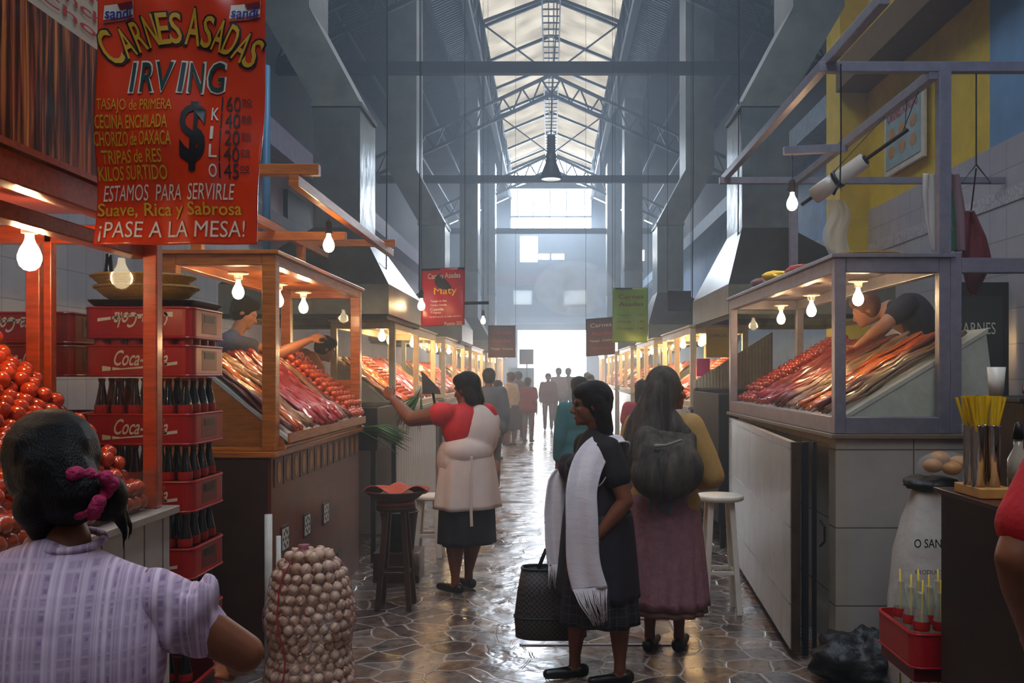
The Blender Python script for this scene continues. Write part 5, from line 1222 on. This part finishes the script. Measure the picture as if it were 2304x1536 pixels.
def weave(name, c1, c2, k=60):
    m = mat(name, c1, .6); nt, N, L, b = nodes_of(m); tc = N.new('ShaderNodeTexCoord'); w = N.new('ShaderNodeTexWave'); w.inputs['Scale'].default_value = k; w.bands_direction = 'Z'; w.inputs['Distortion'].default_value = 3
    w.inputs['Detail Scale'].default_value = 3; L(tc.outputs['Object'], w.inputs[0]); r = N.new('ShaderNodeMix'); r.data_type = 'RGBA'; r.inputs[6].default_value = hx(c1); r.inputs[7].default_value = hx(c2); L(w.outputs[0], r.inputs[0]); L(r.outputs[2], b.inputs['Base Color'])
    bp = N.new('ShaderNodeBump'); bp.inputs['Strength'].default_value = .6; bp.inputs['Distance'].default_value = .01; L(w.outputs[0], bp.inputs['Height']); L(bp.outputs[0], b.inputs['Normal']); return m
weave('wicker', 'D8A850', '94672A'); weave('palm_green', 'B8923E', '2E5A3A', 40)
def basket(p, r, h, label, m='wicker', sy=.8, tilt=0):
    t = thing('woven_basket', p, label, 'basket'); M = MB().lathe([(.001, 0), (r * .6, 0), (r * .8, h * .35), (r, h)], p, 28, sy=sy); M.build('bowl', m, t, True, thick=.008)
    M = MB(); M.tube([(p[0] + r * math.cos(a), p[1] + r * sy * math.sin(a), p[2] + h) for a in [2 * math.pi * k / 28 for k in range(29)]], .008, 6); M.build('rim', m, t, True); t.rotation_euler = (tilt, 0, 0); return t
basket((-1.80, 4.06, 1.87), .22, .06, 'shallow woven basket on the dark tray above the red crates'); basket((-1.82, 4.07, 1.915), .22, .065, 'upper shallow woven basket, nested in the one on the tray')
bb = thing('glass_bottle', (-2.0, 4.12, 1.98), 'dark squat bottle standing in the upper woven basket', 'bottle'); MB().lathe([(.001, 0), (.045, .002), (.047, .05), (.02, .085), (.014, .14), (.014, .16), (.001, .16)], (-2.0, 4.12, 1.93), 14).build('body', 'glass_bottle', bb, True)
for k in range(5):
    p = (-1.92 + .02 * (k % 2), 6.5 + .03 * k, 2.225 + k * .022); t = thing('palm_fan', p, 'woven palm fan in the green and orange pile on the wooden case, %s' % ['lowest', 'second', 'third', 'fourth', 'topmost'][k], 'fan', 'palm fans piled on the wooden case')
    M = MB(); M.grid(lambda u, v: (p[0] + .19 * v * math.cos(u * 6.2832), p[1] + .24 * v * math.sin(u * 6.2832), p[2] + .012 + .014 * math.sin(u * 25 + k) * v), 40, 5); M.build('disc', 'palm_green', t, True, thick=.008, recalc=False)

# ------------------------------------------------------------------ sack of garlic / onions
mat('onion_skin', 'B08468', .4, col2='D8C0A8', vscale=9, coat=.15, bump=.1); mat('net_red', '9A5A62', .6)
sk_ = thing('net_sack', (-1.17, 4.42, 0), 'tall net sack full of white onions standing by the brick-tiled counter', 'sack')
def sack_r(z): return (.205 + .012 * math.sin(z * 21)) * (1 - max(0, (z - .5) / .17) ** 2 * .5) * (1.0 if z > .05 else .92)
om = MB().lathe([(.001, -.024), (.012, -.022), (.024, -.010), (.027, .003), (.022, .015), (.010, .023), (.004, .031), (.001, .033)], (0, 0, 0), 12); ome = bpy.data.meshes.new('onion'); ome.from_pydata(om.v, [], om.f); ome.shade_smooth(); ome.materials.append(MATS['onion_skin'])
rnd = random.Random(11); n_on = 0; row = 0; z = .03
while z < .665:
    rr = sack_r(z) - .024; n = int(2 * math.pi * rr / .053)
    for i in range(n):
        a = 2 * math.pi * (i + .5 * (row % 2)) / n
        if math.sin(a) > .45 and z < .6: continue
        o = bpy.data.objects.new('onion', ome); COL.objects.link(o); k = rnd.uniform(.85, 1.12); o.scale = (k, k, k)
        r_ = rr + rnd.uniform(-.008, .006); o.location = (-1.17 + r_ * math.cos(a), 4.42 + r_ * .92 * math.sin(a), z + rnd.uniform(-.006, .006)); o.rotation_euler = (rnd.uniform(0, 6), rnd.uniform(0, 6), 0)
        tag(o, 'small white onion packed in the net sack by the brick-tiled counter', 'onion', 'onions in the net sack'); n_on += 1
    z += .046; row += 1
for i in range(14):
    a = i * 2.4; r_ = .022 * math.sqrt(i); o = bpy.data.objects.new('onion', ome); COL.objects.link(o); o.location = (-1.17 + r_ * 1.3 * math.cos(a), 4.42 + r_ * 1.3 * math.sin(a), .675); o.rotation_euler = (a, i, 0)
    tag(o, 'small white onion packed in the net sack by the brick-tiled counter', 'onion', 'onions in the net sack')
m = MB()
for q in (-1, 1):
    for k in range(22):
        m.tube([(-1.17 + (sack_r(zz) + .006) * math.cos(q * zz * 5 + k * .2856), 4.42 + (sack_r(zz) * .92 + .006) * math.sin(q * zz * 5 + k * .2856), zz) for zz in [.01 + .66 * j / 18 for j in range(19)]], .0009, 3, False)
m.build('net', 'net_red', sk_)
MB().tube([(-1.17 + (sack_r(zz) + .01) * math.cos(-2.0 + .1 * math.sin(zz * 9)), 4.42 + (sack_r(zz) + .01) * .95 * math.sin(-2.0 + .1 * math.sin(zz * 9)), zz) for zz in [.02 + .64 * j / 14 for j in range(15)]], .004, 6).build('drawstring', mat('string_red', 'A0182A', .6), sk_)
MB().lathe([(.06, .685), (.02, .705), (.03, .72), (.001, .722)], (-1.2, 4.42, 0), 12).build('tied_mouth', 'net_red', sk_, True)

# ------------------------------------------------------------------ grills, stools, pots in the gaps
def stool(p, h, r, label, m='white_paint', spread=.05, legr=.017, kind='round'):
    t = thing('stool', p, label, 'stool'); x, y, z = p
    MB().lathe([(.001, h - .035), (r * .93, h - .035), (r, h - .028), (r, h - .006), (r * .96, h), (.001, h)], p, 28).build('seat', m, t, True)
    for a in (45, 135, 225, 315):
        c, s = math.cos(R(a)), math.sin(R(a)); MB().beam((x + c * r * .6, y + s * r * .6, z + h - .03), (x + c * (r * .6 + spread), y + s * (r * .6 + spread), z), legr * 2).build('leg', m, t, bevel=.003)
    for a in (0, 90, 180, 270):
        q = r * .6 + spread * .6; p1 = (x + q * math.cos(R(a - 45)), y + q * math.sin(R(a - 45)), z + h * .35); p2 = (x + q * math.cos(R(a + 45)), y + q * math.sin(R(a + 45)), z + h * .35); MB().beam(p1, p2, legr * 1.2).build('stretcher', m, t)
    return t
stool((1.10, 5.95, 0), .76, .155, 'tall round white-painted stool beside the open tiled door', spread=.06)
stool((-1.03, 6.05, 0), .68, .13, 'tall dark wooden stool carrying the clay bowl', 'wood_dark', spread=.07)
stool((-1.04, 7.75, 0), .52, .155, 'low white plastic stool behind the clay bowl', spread=.05, legr=.024)
mat('clay', '8A3A22', .5, var=.2, vscale=8, bump=.1); mat('clay_dark', '4A2A20', .45, var=.3)
t = thing('clay_bowl', (-1.03, 6.05, .681), 'wide dark clay bowl with a wavy rim on the tall dark stool', 'bowl')
MB().lathe([(.001, 0), (.10, 0), (.115, .02), (.15, .045), (.21, .095), (.205, .10), (.14, .06), (.001, .05)], (-1.03, 6.05, .681), 32).build('bowl', 'clay_dark', t, True)
MB().lathe([(.095, .005), (.128, .008), (.128, .03), (.10, .03)], (-1.03, 6.05, .675), 28).build('foot_ring', 'clay', t, True)
m = MB(); rn = random.Random(2)
m.grid(lambda u, v: (-1.03 + (u - .5) * .42, 5.95 + v * .22, .775 + .035 * math.sin(u * 9) * math.cos(v * 5) + .05 * u * (1 - u)), 20, 12); o = m.build('red_cloth', mat('cloth_brick', 'B04A30', .7, bump=.2), None, True, thick=.006); tag(o, 'crumpled brick-red cloth lying over the clay bowl', 'cloth')
t = thing('bucket', (-1.15, 6.9, 0), 'black plastic bucket behind the clay bowl stool', 'bucket'); MB().lathe([(.001, .22), (.11, .22), (.14, .50), (.152, .51), (.145, .515), (.13, .50), (.1, .26), (.001, .26)], (-1.15, 6.9, 0), 26).build('body', 'black_paint', t, True)
MB().tube([(-1.15 + .14 * math.cos(a), 6.9 - .02, .50 - .10 * math.sin(a)) for a in [math.pi * k / 12 for k in range(13)]], .004, 6).build('handle', 'galv', t)
t2 = thing('wooden_crate', (-1.15, 6.9, 0), 'dark wooden crate under the black bucket', 'box'); MB().box(-1.32, -.98, 6.75, 7.05, 0, .218).build('body', 'wood_dark', t2, bevel=.004)
def crumple(name, c, r, mt, label, cat, seed=0, amp=.25, n=28):
    m = MB(); m.ball(c, r, n, n * 2 // 3); rx = max(r)
    m.v = [tuple(V(c) + (V(p) - V(c)) * (1 + amp * (noise.noise(V(p) * 5 / rx * .3 + V((seed, 0, 0))) + .6 * noise.noise(V(p) * 14 / rx * .3 + V((0, seed, 0))) + .4 * noise.noise(V(p) * 30 / rx * .3)))) for p in m.v]
    if c[2] - r[2] < .02: m.v = [(x, y, max(z, .003)) for x, y, z in m.v]
    o = m.build(name, mt, None, True); return tag(o, label, cat)
crumple('plastic_bag', (-.86, 6.75, .14), (.16, .12, .14), 'clear_film', 'clear crumpled plastic bag on the floor by the dark stool', 'bag', 3)
mat('bag_black', '0A0A0D', .5, bump=.6, bscale=14)
crumple('rubbish_bag', (1.60, 4.52, .11), (.28, .20, .17), 'bag_black', 'crumpled black plastic bag on the floor at the foot of the tiled counter', 'bag', 5, .35, 44)
def grill(s, y0, y1, x0, x1, z0, z1, label):
    t = thing('charcoal_grill', (s * (x0 + x1) / 2, y0, 0), label, 'grill'); X = sorted((s * x0, s * x1))
    MB().box(X[0], X[1], y0, y1, z0, z1).build('firebox', 'iron', t, bevel=.008)
    for x in (X[0] + .04, X[1] - .04):
        for y in (y0 + .04, y1 - .04): MB().box(x - .02, x + .02, y - .02, y + .02, 0, z0 - .001).build('leg', 'iron', t)
    m = MB()
    for k in range(16): y = y0 + .03 + k * (y1 - y0 - .06) / 15; m.beam((X[0], y, z1 + .008), (X[1], y, z1 + .008), .008)
    m.build('grate', 'iron', t); return t
grill(-1, 7.45, 8.5, 1.42, 2.2, .92, 1.27, 'black charcoal grill between the orange wooden case and the pale ones')
grill(1, 8.05, 9.5, 1.48, 2.3, .22, 1.37, 'tall black grill box between the grey metal case and the pale ones')
grill(-1, 12.0, 12.75, 1.5, 2.1, .9, 1.2, 'black grill between the first and second pale cases on the banner side')
grill(1, 12.45, 13.2, 1.5, 2.1, .9, 1.2, 'black grill between the first and second pale cases on the yellow-wall side')
t = thing('ribbed_screen', (1.9, 9.55, 1.2), 'sloping ribbed metal screen behind the tall black grill box', 'screen')
m = MB()
for k in range(24):
    x = 1.50 + k * .034; m.prism([(x, 1.40), (x + .026, 1.40), (x + .026, 1.48 + (x - 1.5) * .62), (x, 1.47 + (x - 1.5) * .62)], 9.56, 9.575)
m.build('ribs', 'cream_paint', t); MB().box(1.52, 1.56, 9.58, 9.62, 0, 1.4).build('leg', 'iron', t); MB().box(2.26, 2.30, 9.58, 9.62, 0, 1.4).build('leg', 'iron', t); MB().prism([(1.5, 1.375), (2.33, 1.375), (2.33, 1.99), (1.5, 1.47)], 9.58, 9.59).build('sheet', 'alu_warm', t)
mat('herb_green', '1E3A1C', .4, col2='4A7A34', vscale=10); mat('herb_white', 'C9C8A8', .4)
def scallions(p, d, n, L, label, seed):
    t = thing('scallion_bunch', p, label, 'scallions'); rn = random.Random(seed); m = MB(); d = V(d).normalized(); a = d.cross(V((0, 0, 1))).normalized(); b_ = a.cross(d); w = MB()
    for i in range(n):
        o1 = a * rn.uniform(-.05, .05) + b_ * rn.uniform(-.035, .035); q = V(p) + o1 * .6; e = V(p) + d * L * rn.uniform(.8, 1.05) + o1 * 2.2 + V((0, 0, -.02 - rn.random() * .03)); mid = q.lerp(e, .5) + V((0, 0, .03)) + o1 * .3
        m.tube([q, mid, e], [.0045, .006, .0015], 5); w.tube([q - d * .09 + o1 * .2, q], [.006, .0045], 5)
    m.build('leaves', 'herb_green', t, True); w.build('stalks', 'herb_white', t, True); return t
scallions((-1.52, 7.40, 1.10), (1, -.25, -.22), 46, .36, 'bunch of green onions lying over the edge of the black grill', 1)
scallions((-.99, 6.76, 1.37), (-.35, -.2, -.8), 16, .22, 'small bunch of green stems hanging from the hand of the woman in the white apron', 2)
for x, y, z0, z1, lb in ((-1.505, 4.85, 0, .80, 'thicker'), (-1.46, 4.88, 0, .68, 'thinner')):
    o = MB().tube([(x, y, z0 + .001), (x, y, z1)], .02 if x < -1.5 else .013, 10).build('plastic_pipe', 'white_paint', None, True); tag(o, '%s white plastic pipe standing against the end of the brick-tiled counter' % lb, 'pipe')
o = MB().tube([(-2.5, 8, 2.45), (-2.5, 8, 4.25)], .034, 12).build('water_pipe', 'blue_pipe', None, True); tag(o, 'upright blue plastic pipe behind the big red banner', 'pipe')

# ------------------------------------------------------------------ right-hand counter with straws, sack, crates
cb = thing('cabinet', (1.9, 2.9, 0), 'dark brown cabinet carrying the straw holder', 'cabinet'); MB().box(1.42, 2.6, 2.45, 3.32, 0, 1.115).build('body', mat('cabinet_dark', '1B110D', .4, var=.3), cb, bevel=.004); MB().box(1.40, 2.62, 2.43, 3.34, 1.116, 1.135).build('top', mat('cabinet_top', '3A2018', .3), cb, bevel=.003)
hb = thing('wooden_block', (1.46, 3.05, 1.136), 'wooden base block under the chrome straw holder', 'block'); MB().box(1.415, 1.53, 3.0, 3.2, 1.136, 1.17).build('block', 'wood_pale', hb, bevel=.003)
sh = thing('straw_holder', (1.46, 3.1, 1.17), 'chrome holder made of upright tubes, full of yellow drinking straws', 'straw holder')
for x, y in ((1.435, 3.06), (1.485, 3.06), (1.435, 3.12), (1.485, 3.12)): MB().lathe([(.001, 0), (.022, 0), (.022, .20), (.025, .205), (.02, .205), (.02, .01), (.001, .01)], (x, y, 1.171), 16).build('tube', mat('chrome', 'C0B8B0', .12, 1), sh, True)
mat('straw_yellow', 'E0B91E', .35); sme = None; rn = random.Random(5)
sm_ = MB().tube([(0, 0, 0), (0, 0, .15)], .0045, 6, False); sme = bpy.data.meshes.new('straw'); sme.from_pydata(sm_.v, [], sm_.f); sme.shade_smooth(); sme.materials.append(MATS['straw_yellow'])
for i in range(76):
    bx, by = ((1.435, 3.06), (1.485, 3.06), (1.435, 3.12), (1.485, 3.12))[i % 4]; a = rn.uniform(0, 6.28); r_ = .012 * math.sqrt(rn.random())
    o = bpy.data.objects.new('drinking_straw', sme); COL.objects.link(o); o.location = (bx + r_ * math.cos(a), by + r_ * math.sin(a), 1.325); dx = (bx - 1.46) * 5 + rn.uniform(-.14, .14); dy = rn.uniform(-.1, .1); o.rotation_euler = (-dy * .8, dx * 1.1, 0)
    tag(o, 'yellow drinking straw fanning out of the chrome holder', 'straw', 'yellow straws in the chrome holder')
t = thing('napkin_stand', (1.60, 3.1, 1.136), 'clear bottle with a dark pump beside the straw holder', 'bottle'); MB().lathe([(.001, 0), (.035, 0), (.035, .12), (.015, .16), (.015, .19), (.001, .19)], (1.60, 3.12, 1.136), 16).build('body', mat('clear_glass', 'A8A090', .1, coat=.5), t, True); MB().lathe([(.001, .19), (.02, .19), (.012, .24), (.001, .25)], (1.60, 3.12, 1.136), 12).build('pump', 'black_paint', t, True)
crumple('dark_cloth', (1.62, 2.85, 1.16), (.12, .12, .05), mat('cloth_green', '22302A', .8, bump=.5), 'dark green crumpled cloth on the dark brown cabinet', 'cloth', 8)
c2 = thing('cabinet', (2.5, 4.3, 0), 'tall brown wooden cabinet behind the straw holder', 'cabinet'); MB().box(2.10, 3.2, 4.05, 4.55, 0, 1.42).build('body', mat('cabinet_brown', '4A3320', .5, var=.3), c2, bevel=.004); MB().box(2.07, 3.23, 4.02, 4.58, 1.421, 1.44).build('top', 'black_paint', c2, bevel=.003)
t = thing('jar', (2.24, 4.2, 1.44), 'round red jar with a green lid on the tall brown cabinet', 'jar'); MB().lathe([(.001, 0), (.045, 0), (.062, .02), (.062, .05), (.045, .07), (.001, .07)], (2.24, 4.2, 1.441), 20).build('body', mat('jar_red', 'B01E14', .2, coat=.5), t, True); MB().lathe([(.048, .07), (.05, .072), (.05, .095), (.001, .097)], (2.24, 4.2, 1.441), 20).build('lid', mat('lid_green', '1E5A34', .4), t, True)
t = thing('paper_cup', (2.15, 4.4, 1.44), 'pale plastic cup on the tall brown cabinet beside the red jar', 'cup'); MB().lathe([(.001, 0), (.032, 0), (.042, .14), (.040, .14), (.03, .004)], (2.15, 4.4, 1.441), 18).build('cup', 'porcelain', t, True)
ws = thing('white_sack', (1.78, 4.3, 0), 'white woven sack with black lettering standing behind the red crate of empties', 'sack')
mat('sack_white', 'BDB6AC', .7, bump=.5, bscale=10, var=.1)
m = MB(); rings = []
for z_, k in ((0.003, .9), (.1, 1), (.5, 1.02), (.72, .88), (.86, .72), (.96, .55), (1.0, .5)): rings.append([(1.80 + .20 * k * math.copysign(abs(math.cos(t_)) ** .7, math.cos(t_)) * (1 + .04 * math.sin(t_ * 5 + z_ * 9)), 4.28 + .14 * k * math.copysign(abs(math.sin(t_)) ** .7, math.sin(t_)), z_) for t_ in [2 * math.pi * i / 36 for i in range(36)]])
m.loft(rings); m.build('bag', 'sack_white', ws, True)
write('O SAN CR', lambda a, b: (a, 4.128, b), 'paint_black', ws, 1.645, 1.84, .76, .80, off=.01); write('PRODUCTO', lambda a, b: (a, 4.128, b), 'paint_black', ws, 1.65, 1.80, .64, .66)
crumple('black_cloth', (1.78, 4.28, 1.035), (.13, .10, .04), 'bag_black', 'folded black bag lying on the mouth of the white sack', 'bag', 12)
t = thing('bread_bag', (1.82, 4.2, 1.1), 'clear plastic bag of golden bread rolls lying on the white sack', 'bag'); m = MB(); rn = random.Random(4)
for x, y, z_ in ((1.76, 4.2, 1.125), (1.84, 4.18, 1.115), (1.80, 4.22, 1.16), (1.88, 4.2, 1.14)): MB().ball((x, y, z_), (.045, .04, .032), 16, 10).build('bread_roll', mat('bread', 'B87A2C', .5, var=.2), t, True)
m = MB(); m.ball((1.815, 4.2, 1.13), (.125, .075, .06), 24, 16); m.v = [tuple(V(p) + V((0, 0, 1)) * .008 * noise.noise(V(p) * 40)) for p in m.v]; m.build('film', 'clear_film', t, True)
film('bottle_clear', 'B4BCA8', .42, .05); bp2 = bottle_proto('bottle_clear', None, 'label_red', False, 'straw_yellow'); f2 = [True]
crate(1.36, 3.42, .02, 'red drink crate on the floor beside the dark brown cabinet', words=False); crate(1.36, 3.42, .44, 'red drink crate of empty bottles, upper one beside the dark brown cabinet', words=False)
for zz, nm in ((.032, 'lower'), (.452, 'upper')):
    for i in range(4):
        for j in range(3): put_bottle(bp2, (1.41 + i * .075, 3.47 + j * .1, zz), 'empty bottle with a straw, %s crate by the dark cabinet, %s row, %s along' % (nm, ORD[j], ORD[i]), 'empty bottles in the %s crate by the dark cabinet' % nm, i + j, f2)
o = MB().box(1.37, 1.81, 3.44, 3.78, .385, .435).build('crate_lid', 'crate_dark', None); tag(o, 'dark red board between the two crates of empty bottles', 'board')

# ------------------------------------------------------------------ things hanging above and behind the grey case
rl = thing('film_roll', (1.74, 5.4, 2.5), 'roll of clear plastic film hung on a stick from the metal frame', 'roll')
A, B = V((1.60, 5.55, 2.63)), V((1.95, 5.25, 2.88)); d = (B - A).normalized()
MB().tube([A - d * .0, A + d * .17, A + d * .17, A + d * .36], [.052, .052, .046, .046], 22).build('roll', mat('film_white', 'D8CCBC', .25, coat=.4), rl, True); MB().tube([A + d * .16, A + d * .185], .056, 22).build('tape', 'black_paint', rl, True); MB().tube([A - d * .09, B + d * .12], .012, 8).build('stick', 'wood_dark', rl); MB().tube([A + d * .355, A + d * .37], .03, 14).build('core', 'black_paint', rl)
for p, q in ((B + d * .1, V((2.06, 5.28, 3.14))), (B + d * .08, V((2.06, 5.1, 3.14))), (A - d * .05, V((2.06, 5.6, 3.14)))): MB().tube([p, q], .0025, 5).build('string', 'iron', rl)
m = MB(); m.grid(lambda u, v: (1.66 + .02 * math.sin(v * 9) + u * (.10 + .05 * math.sin(v * 3)), 5.5 + .012 * math.sin(u * 12 + v * 4), 2.60 - v * .42), 14, 22); m.build('loose_film', 'milky_film', rl, True)
hk = thing('meat_hook', (1.55, 4.95, 2.1), 'black iron hook on a long cord in front of the grey metal case', 'hook')
MB().tube([(1.545, 4.86, 3.2), (1.54, 4.84, 2.8), (1.535, 4.84, 2.56)], .004, 6).build('cord', 'iron', hk)
MB().tube([(1.50, 4.84, 2.50), (1.53, 4.84, 2.56), (1.545, 4.84, 2.50), (1.53, 4.84, 2.38), (1.51, 4.84, 2.22), (1.515, 4.84, 2.16), (1.54, 4.83, 2.14), (1.56, 4.83, 2.18)], .008, 8).build('hook', 'iron', hk, True)
hg = thing('wire_hanger', (2.25, 4.95, 2.4), 'triangular wire hanger on the metal frame rail', 'hanger'); MB().tube([(2.30, 4.93, 3.17), (2.30, 4.93, 2.68), (2.22, 4.93, 2.58), (2.38, 4.93, 2.58), (2.30, 4.93, 2.68)], .004, 6).build('wire', 'iron', hg); MB().tube([(2.30, 4.93, 2.66), (2.30, 4.99, 2.44)], .004, 6).build('hook', 'iron', hg)
o = ribbon('hanging_cloth', mat('cloth_maroon', '6A2A30', .8, bump=.3), None, [(2.30, 5.02, 2.44), (2.33, 5.02, 2.3), (2.34, 5.02, 2.15), (2.32, 5.02, 1.98)], (1, .1, 0), [.03, .14, .20, .03], .01, .015, 3); tag(o, 'maroon cloth hanging from the triangular wire hanger behind the glass screen', 'cloth')
mat('bag_green', '2E6A4A', .5); mat('bag_pink', '8A6A72', .5)
for nm, mt, x, lb in (('plastic_bag', 'milky_film', 2.09, 'milky'), ('plastic_bag', 'bag_green', 2.17, 'green'), ('plastic_bag', 'bag_pink', 2.22, 'greyish pink')):
    o = ribbon(nm, mt, None, [(x - .02, 5.0, 2.64), (x - .01, 5.0, 2.52), (x + .01, 5.0, 2.38), (x + .03, 5.0, 2.22)], (1, .15, 0), [.05, .10, .12, .07], .012, .014, 3); tag(o, '%s plastic bag hanging on the upright of the metal frame' % lb, 'bag')
basket((1.80, 5.15, 2.195), .17, .03, 'flat woven tray lying on the roof of the grey metal case', sy=.5)
for k, (x, y, mt, lb) in enumerate(((1.62, 6.9, 'bag_pink', 'pinkish'), (1.60, 6.5, 'paint_yellow', 'yellow'), (1.66, 6.1, 'paint_red', 'red and'))):
    crumple('plastic_bag', (x, y, 2.24), (.09, .16, .035), mt, '%s crumpled plastic bag on the roof of the grey metal case' % (lb if lb != 'red and' else 'red'), 'bag', 20 + k, .3)
fs = thing('framed_sign', (3.86, 9.9, 3.85), 'white framed menu sign with red lettering on the yellow wall', 'sign')
MB().box(3.82, 3.86, 9.35, 10.45, 3.78, 4.62).build('frame', 'white_paint', fs, bevel=.01); MB().box(3.812, 3.82, 9.42, 10.38, 3.85, 4.55).build('board', mat('board_blue', '8FB0B4', .5, var=.2, vscale=6), fs)
G = lambda a, b: (3.808, 9.35 + 10.45 - a, b); write('CARNES ASADAS', G, 'paint_red', fs, 9.47, 10.33, 4.36, 4.5, off=.02)
for k in range(6): MB().ball((3.81, 9.6 + (k % 3) * .3, 4.22 - (k // 3) * .2), (.003, .1, .07), 14, 8).build('food_picture', 'wood_pale', fs)
db = thing('menu_board', (3.55, 7.7, 1.3), 'dark framed menu board standing behind the glass screen', 'sign'); MB().box(3.28, 3.86, 7.68, 7.72, 1.25, 2.32).build('frame', 'iron', db, bevel=.006); MB().box(3.34, 3.80, 7.67, 7.68, 1.5, 2.2).build('board', mat('board_green', '26302C', .5, var=.3), db); write('CARNES', lambda a, b: (a, 7.666, b), 'paint_white', db, 3.40, 3.74, 1.88, 1.98)
tb_ = thing('side_table', (3.5, 7.7, 0), 'dark table under the framed menu board', 'table'); MB().box(3.2, 3.88, 7.4, 7.95, 1.2, 1.249).build('top', 'wood_dark', tb_)
for x in (3.24, 3.84):
    for y in (7.44, 7.91): MB().box(x - .02, x + .02, y - .02, y + .02, 0, 1.2).build('leg', 'wood_dark', tb_)
o = MB().box(1.66, 1.92, 9.755, 9.76, 1.72, 2.02).build('paper_notice', mat('paper_yellow', 'E6CE22', .6), None); o['label'] = ''; tag(o, 'yellow paper notice on the end pane of the first pale case', 'notice'); write('COMEDOR', lambda a, b: (a, 9.752, b), 'paint_black', o, 1.70, 1.88, 1.94, 1.97)
o = MB().box(1.56, 1.70, 9.755, 9.76, 1.52, 1.71).build('paper_notice', mat('paper_pink', 'E0387A', .6), None); tag(o, 'pink paper notice below the yellow one', 'notice')
q = px(948, 640, 9.0); bulb(tuple(q), 'bare bulb hanging beside the red banner with the yellow name', 7, 'hang', .05, 1.1)
o = MB().tube([q, (q.x, q.y, 10.3 - .416 * abs(q.x))], .003, 5).build('lamp_cord', 'iron', None); tag(o, 'long cord of the bulb beside the red banner with the yellow name', 'cord')
q = px(1087, 690, 13.5); bulb(tuple(q), 'small bare bulb hanging far down on the banner side, above the pale cases', 5, 'hang', .05, 1.1)
o = MB().tube([q, (q.x, q.y, 10.3 - .416 * abs(q.x))], .003, 5).build('lamp_cord', 'iron', None); tag(o, 'long cord of the small bulb far down on the banner side', 'cord')
# high-bay lamp over the aisle, ropes, speaker, cabinets at the far end
pl = thing('pendant_lamp', (0, 18.0, 5.35), 'bell-shaped metal pendant lamp hanging high over the middle of the aisle', 'lamp')
MB().lathe([(.20, 0), (.21, .03), (.20, .10), (.13, .28), (.10, .36), (.10, .50), (.001, .52)], (0, 18, 5.38), 24).build('shade', 'steel_dark', pl, True); MB().lathe([(.19, 0), (.001, .01)], (0, 18, 5.385), 20).build('lens', mat('lamp_lens', 'C0A890', .3), pl, True)
MB().box(-.08, .08, 17.92, 18.08, 5.88, 6.25).build('ballast_box', 'steel_dark', pl, bevel=.02); MB().tube([(0, 18, 6.25), (.02, 18, 7.2), (.12, 18, 8.6), (.1, 18, 9.9)], .015, 6).build('cord', 'iron', pl)
for x, y, z0, lb in ((-1.52, 8.4, 2.5, 'beside the first hood on the banner side'), (-1.26, 8.7, 2.35, 'by the red banner with the yellow name'), (1.70, 8.3, 2.3, 'beside the first hood on the yellow-wall side'), (1.58, 10.2, 2.15, 'by the end pane of the first pale case')):
    o = MB().tube([(x, y, z0), (x + .01, y, 4), (x, y, 10.3 - .416 * abs(x) if abs(x) < 1.6 else 8.45)], .006, 6).build('hanging_rope', 'iron', None); tag(o, 'thin dark rope hanging from the roof %s' % lb, 'rope')
ls = thing('loudspeaker', (-.85, 30, 2.1), 'dark box loudspeaker on a stand in front of the end doorway', 'speaker'); MB().box(-1.05, -.58, 29.9, 30.3, 1.85, 2.35).build('cabinet', 'black_paint', ls, bevel=.02); MB().beam((-.8, 30.1, 0), (-.8, 30.1, 1.85), .05).build('stand', 'iron', ls)
o = MB().box(-1.5, -.6, 32.0, 32.3, 0, 1.75).build('shop_cabinet', mat('cab_teal', '2E7A86', .5), None); tag(o, 'teal cabinet beside the end doorway under the loudspeaker', 'cabinet')
o = MB().box(-4.0, -3.93, 13.6, 14.9, 3.78, 4.3).build('window_40', 'iron', None); struct(o)
t, mp = small_banner(1502, 1555, 655, 700, 11.0, mat('panel_navy', '1E2436', .5), 'dark blue hanging panel between the first two pale cases on the yellow-wall side', [])

# a puff of smoke over the aisle
pf = bpy.data.materials.new('smoke_puff'); pf.use_nodes = True; nt = pf.node_tree; nt.nodes.clear(); L = nt.links.new
vo = nt.nodes.new('ShaderNodeVolumeScatter'); vo.inputs['Color'].default_value = (.97, .98, 1, 1); vo.inputs['Anisotropy'].default_value = .65
ge = nt.nodes.new('ShaderNodeTexCoord'); nz = nt.nodes.new('ShaderNodeTexNoise'); nz.inputs['Scale'].default_value = 2.6; nz.inputs['Detail'].default_value = 4; L(ge.outputs['Object'], nz.inputs[0])
mr = nt.nodes.new('ShaderNodeMapRange'); mr.inputs[1].default_value = .42; mr.inputs[2].default_value = .66; mr.inputs[3].default_value = 0; mr.inputs[4].default_value = 1.1; L(nz.outputs[0], mr.inputs[0]); L(mr.outputs[0], vo.inputs['Density'])
ou = nt.nodes.new('ShaderNodeOutputMaterial'); L(vo.outputs[0], ou.inputs['Volume'])
m = MB(); m.ball((.42, 16.6, 3.1), (.75, .9, .5), 24, 16); o = m.build('smoke_puff', pf, None); o['kind'] = 'stuff'; tag(o, 'pale puff of smoke drifting over the middle of the aisle', 'smoke')
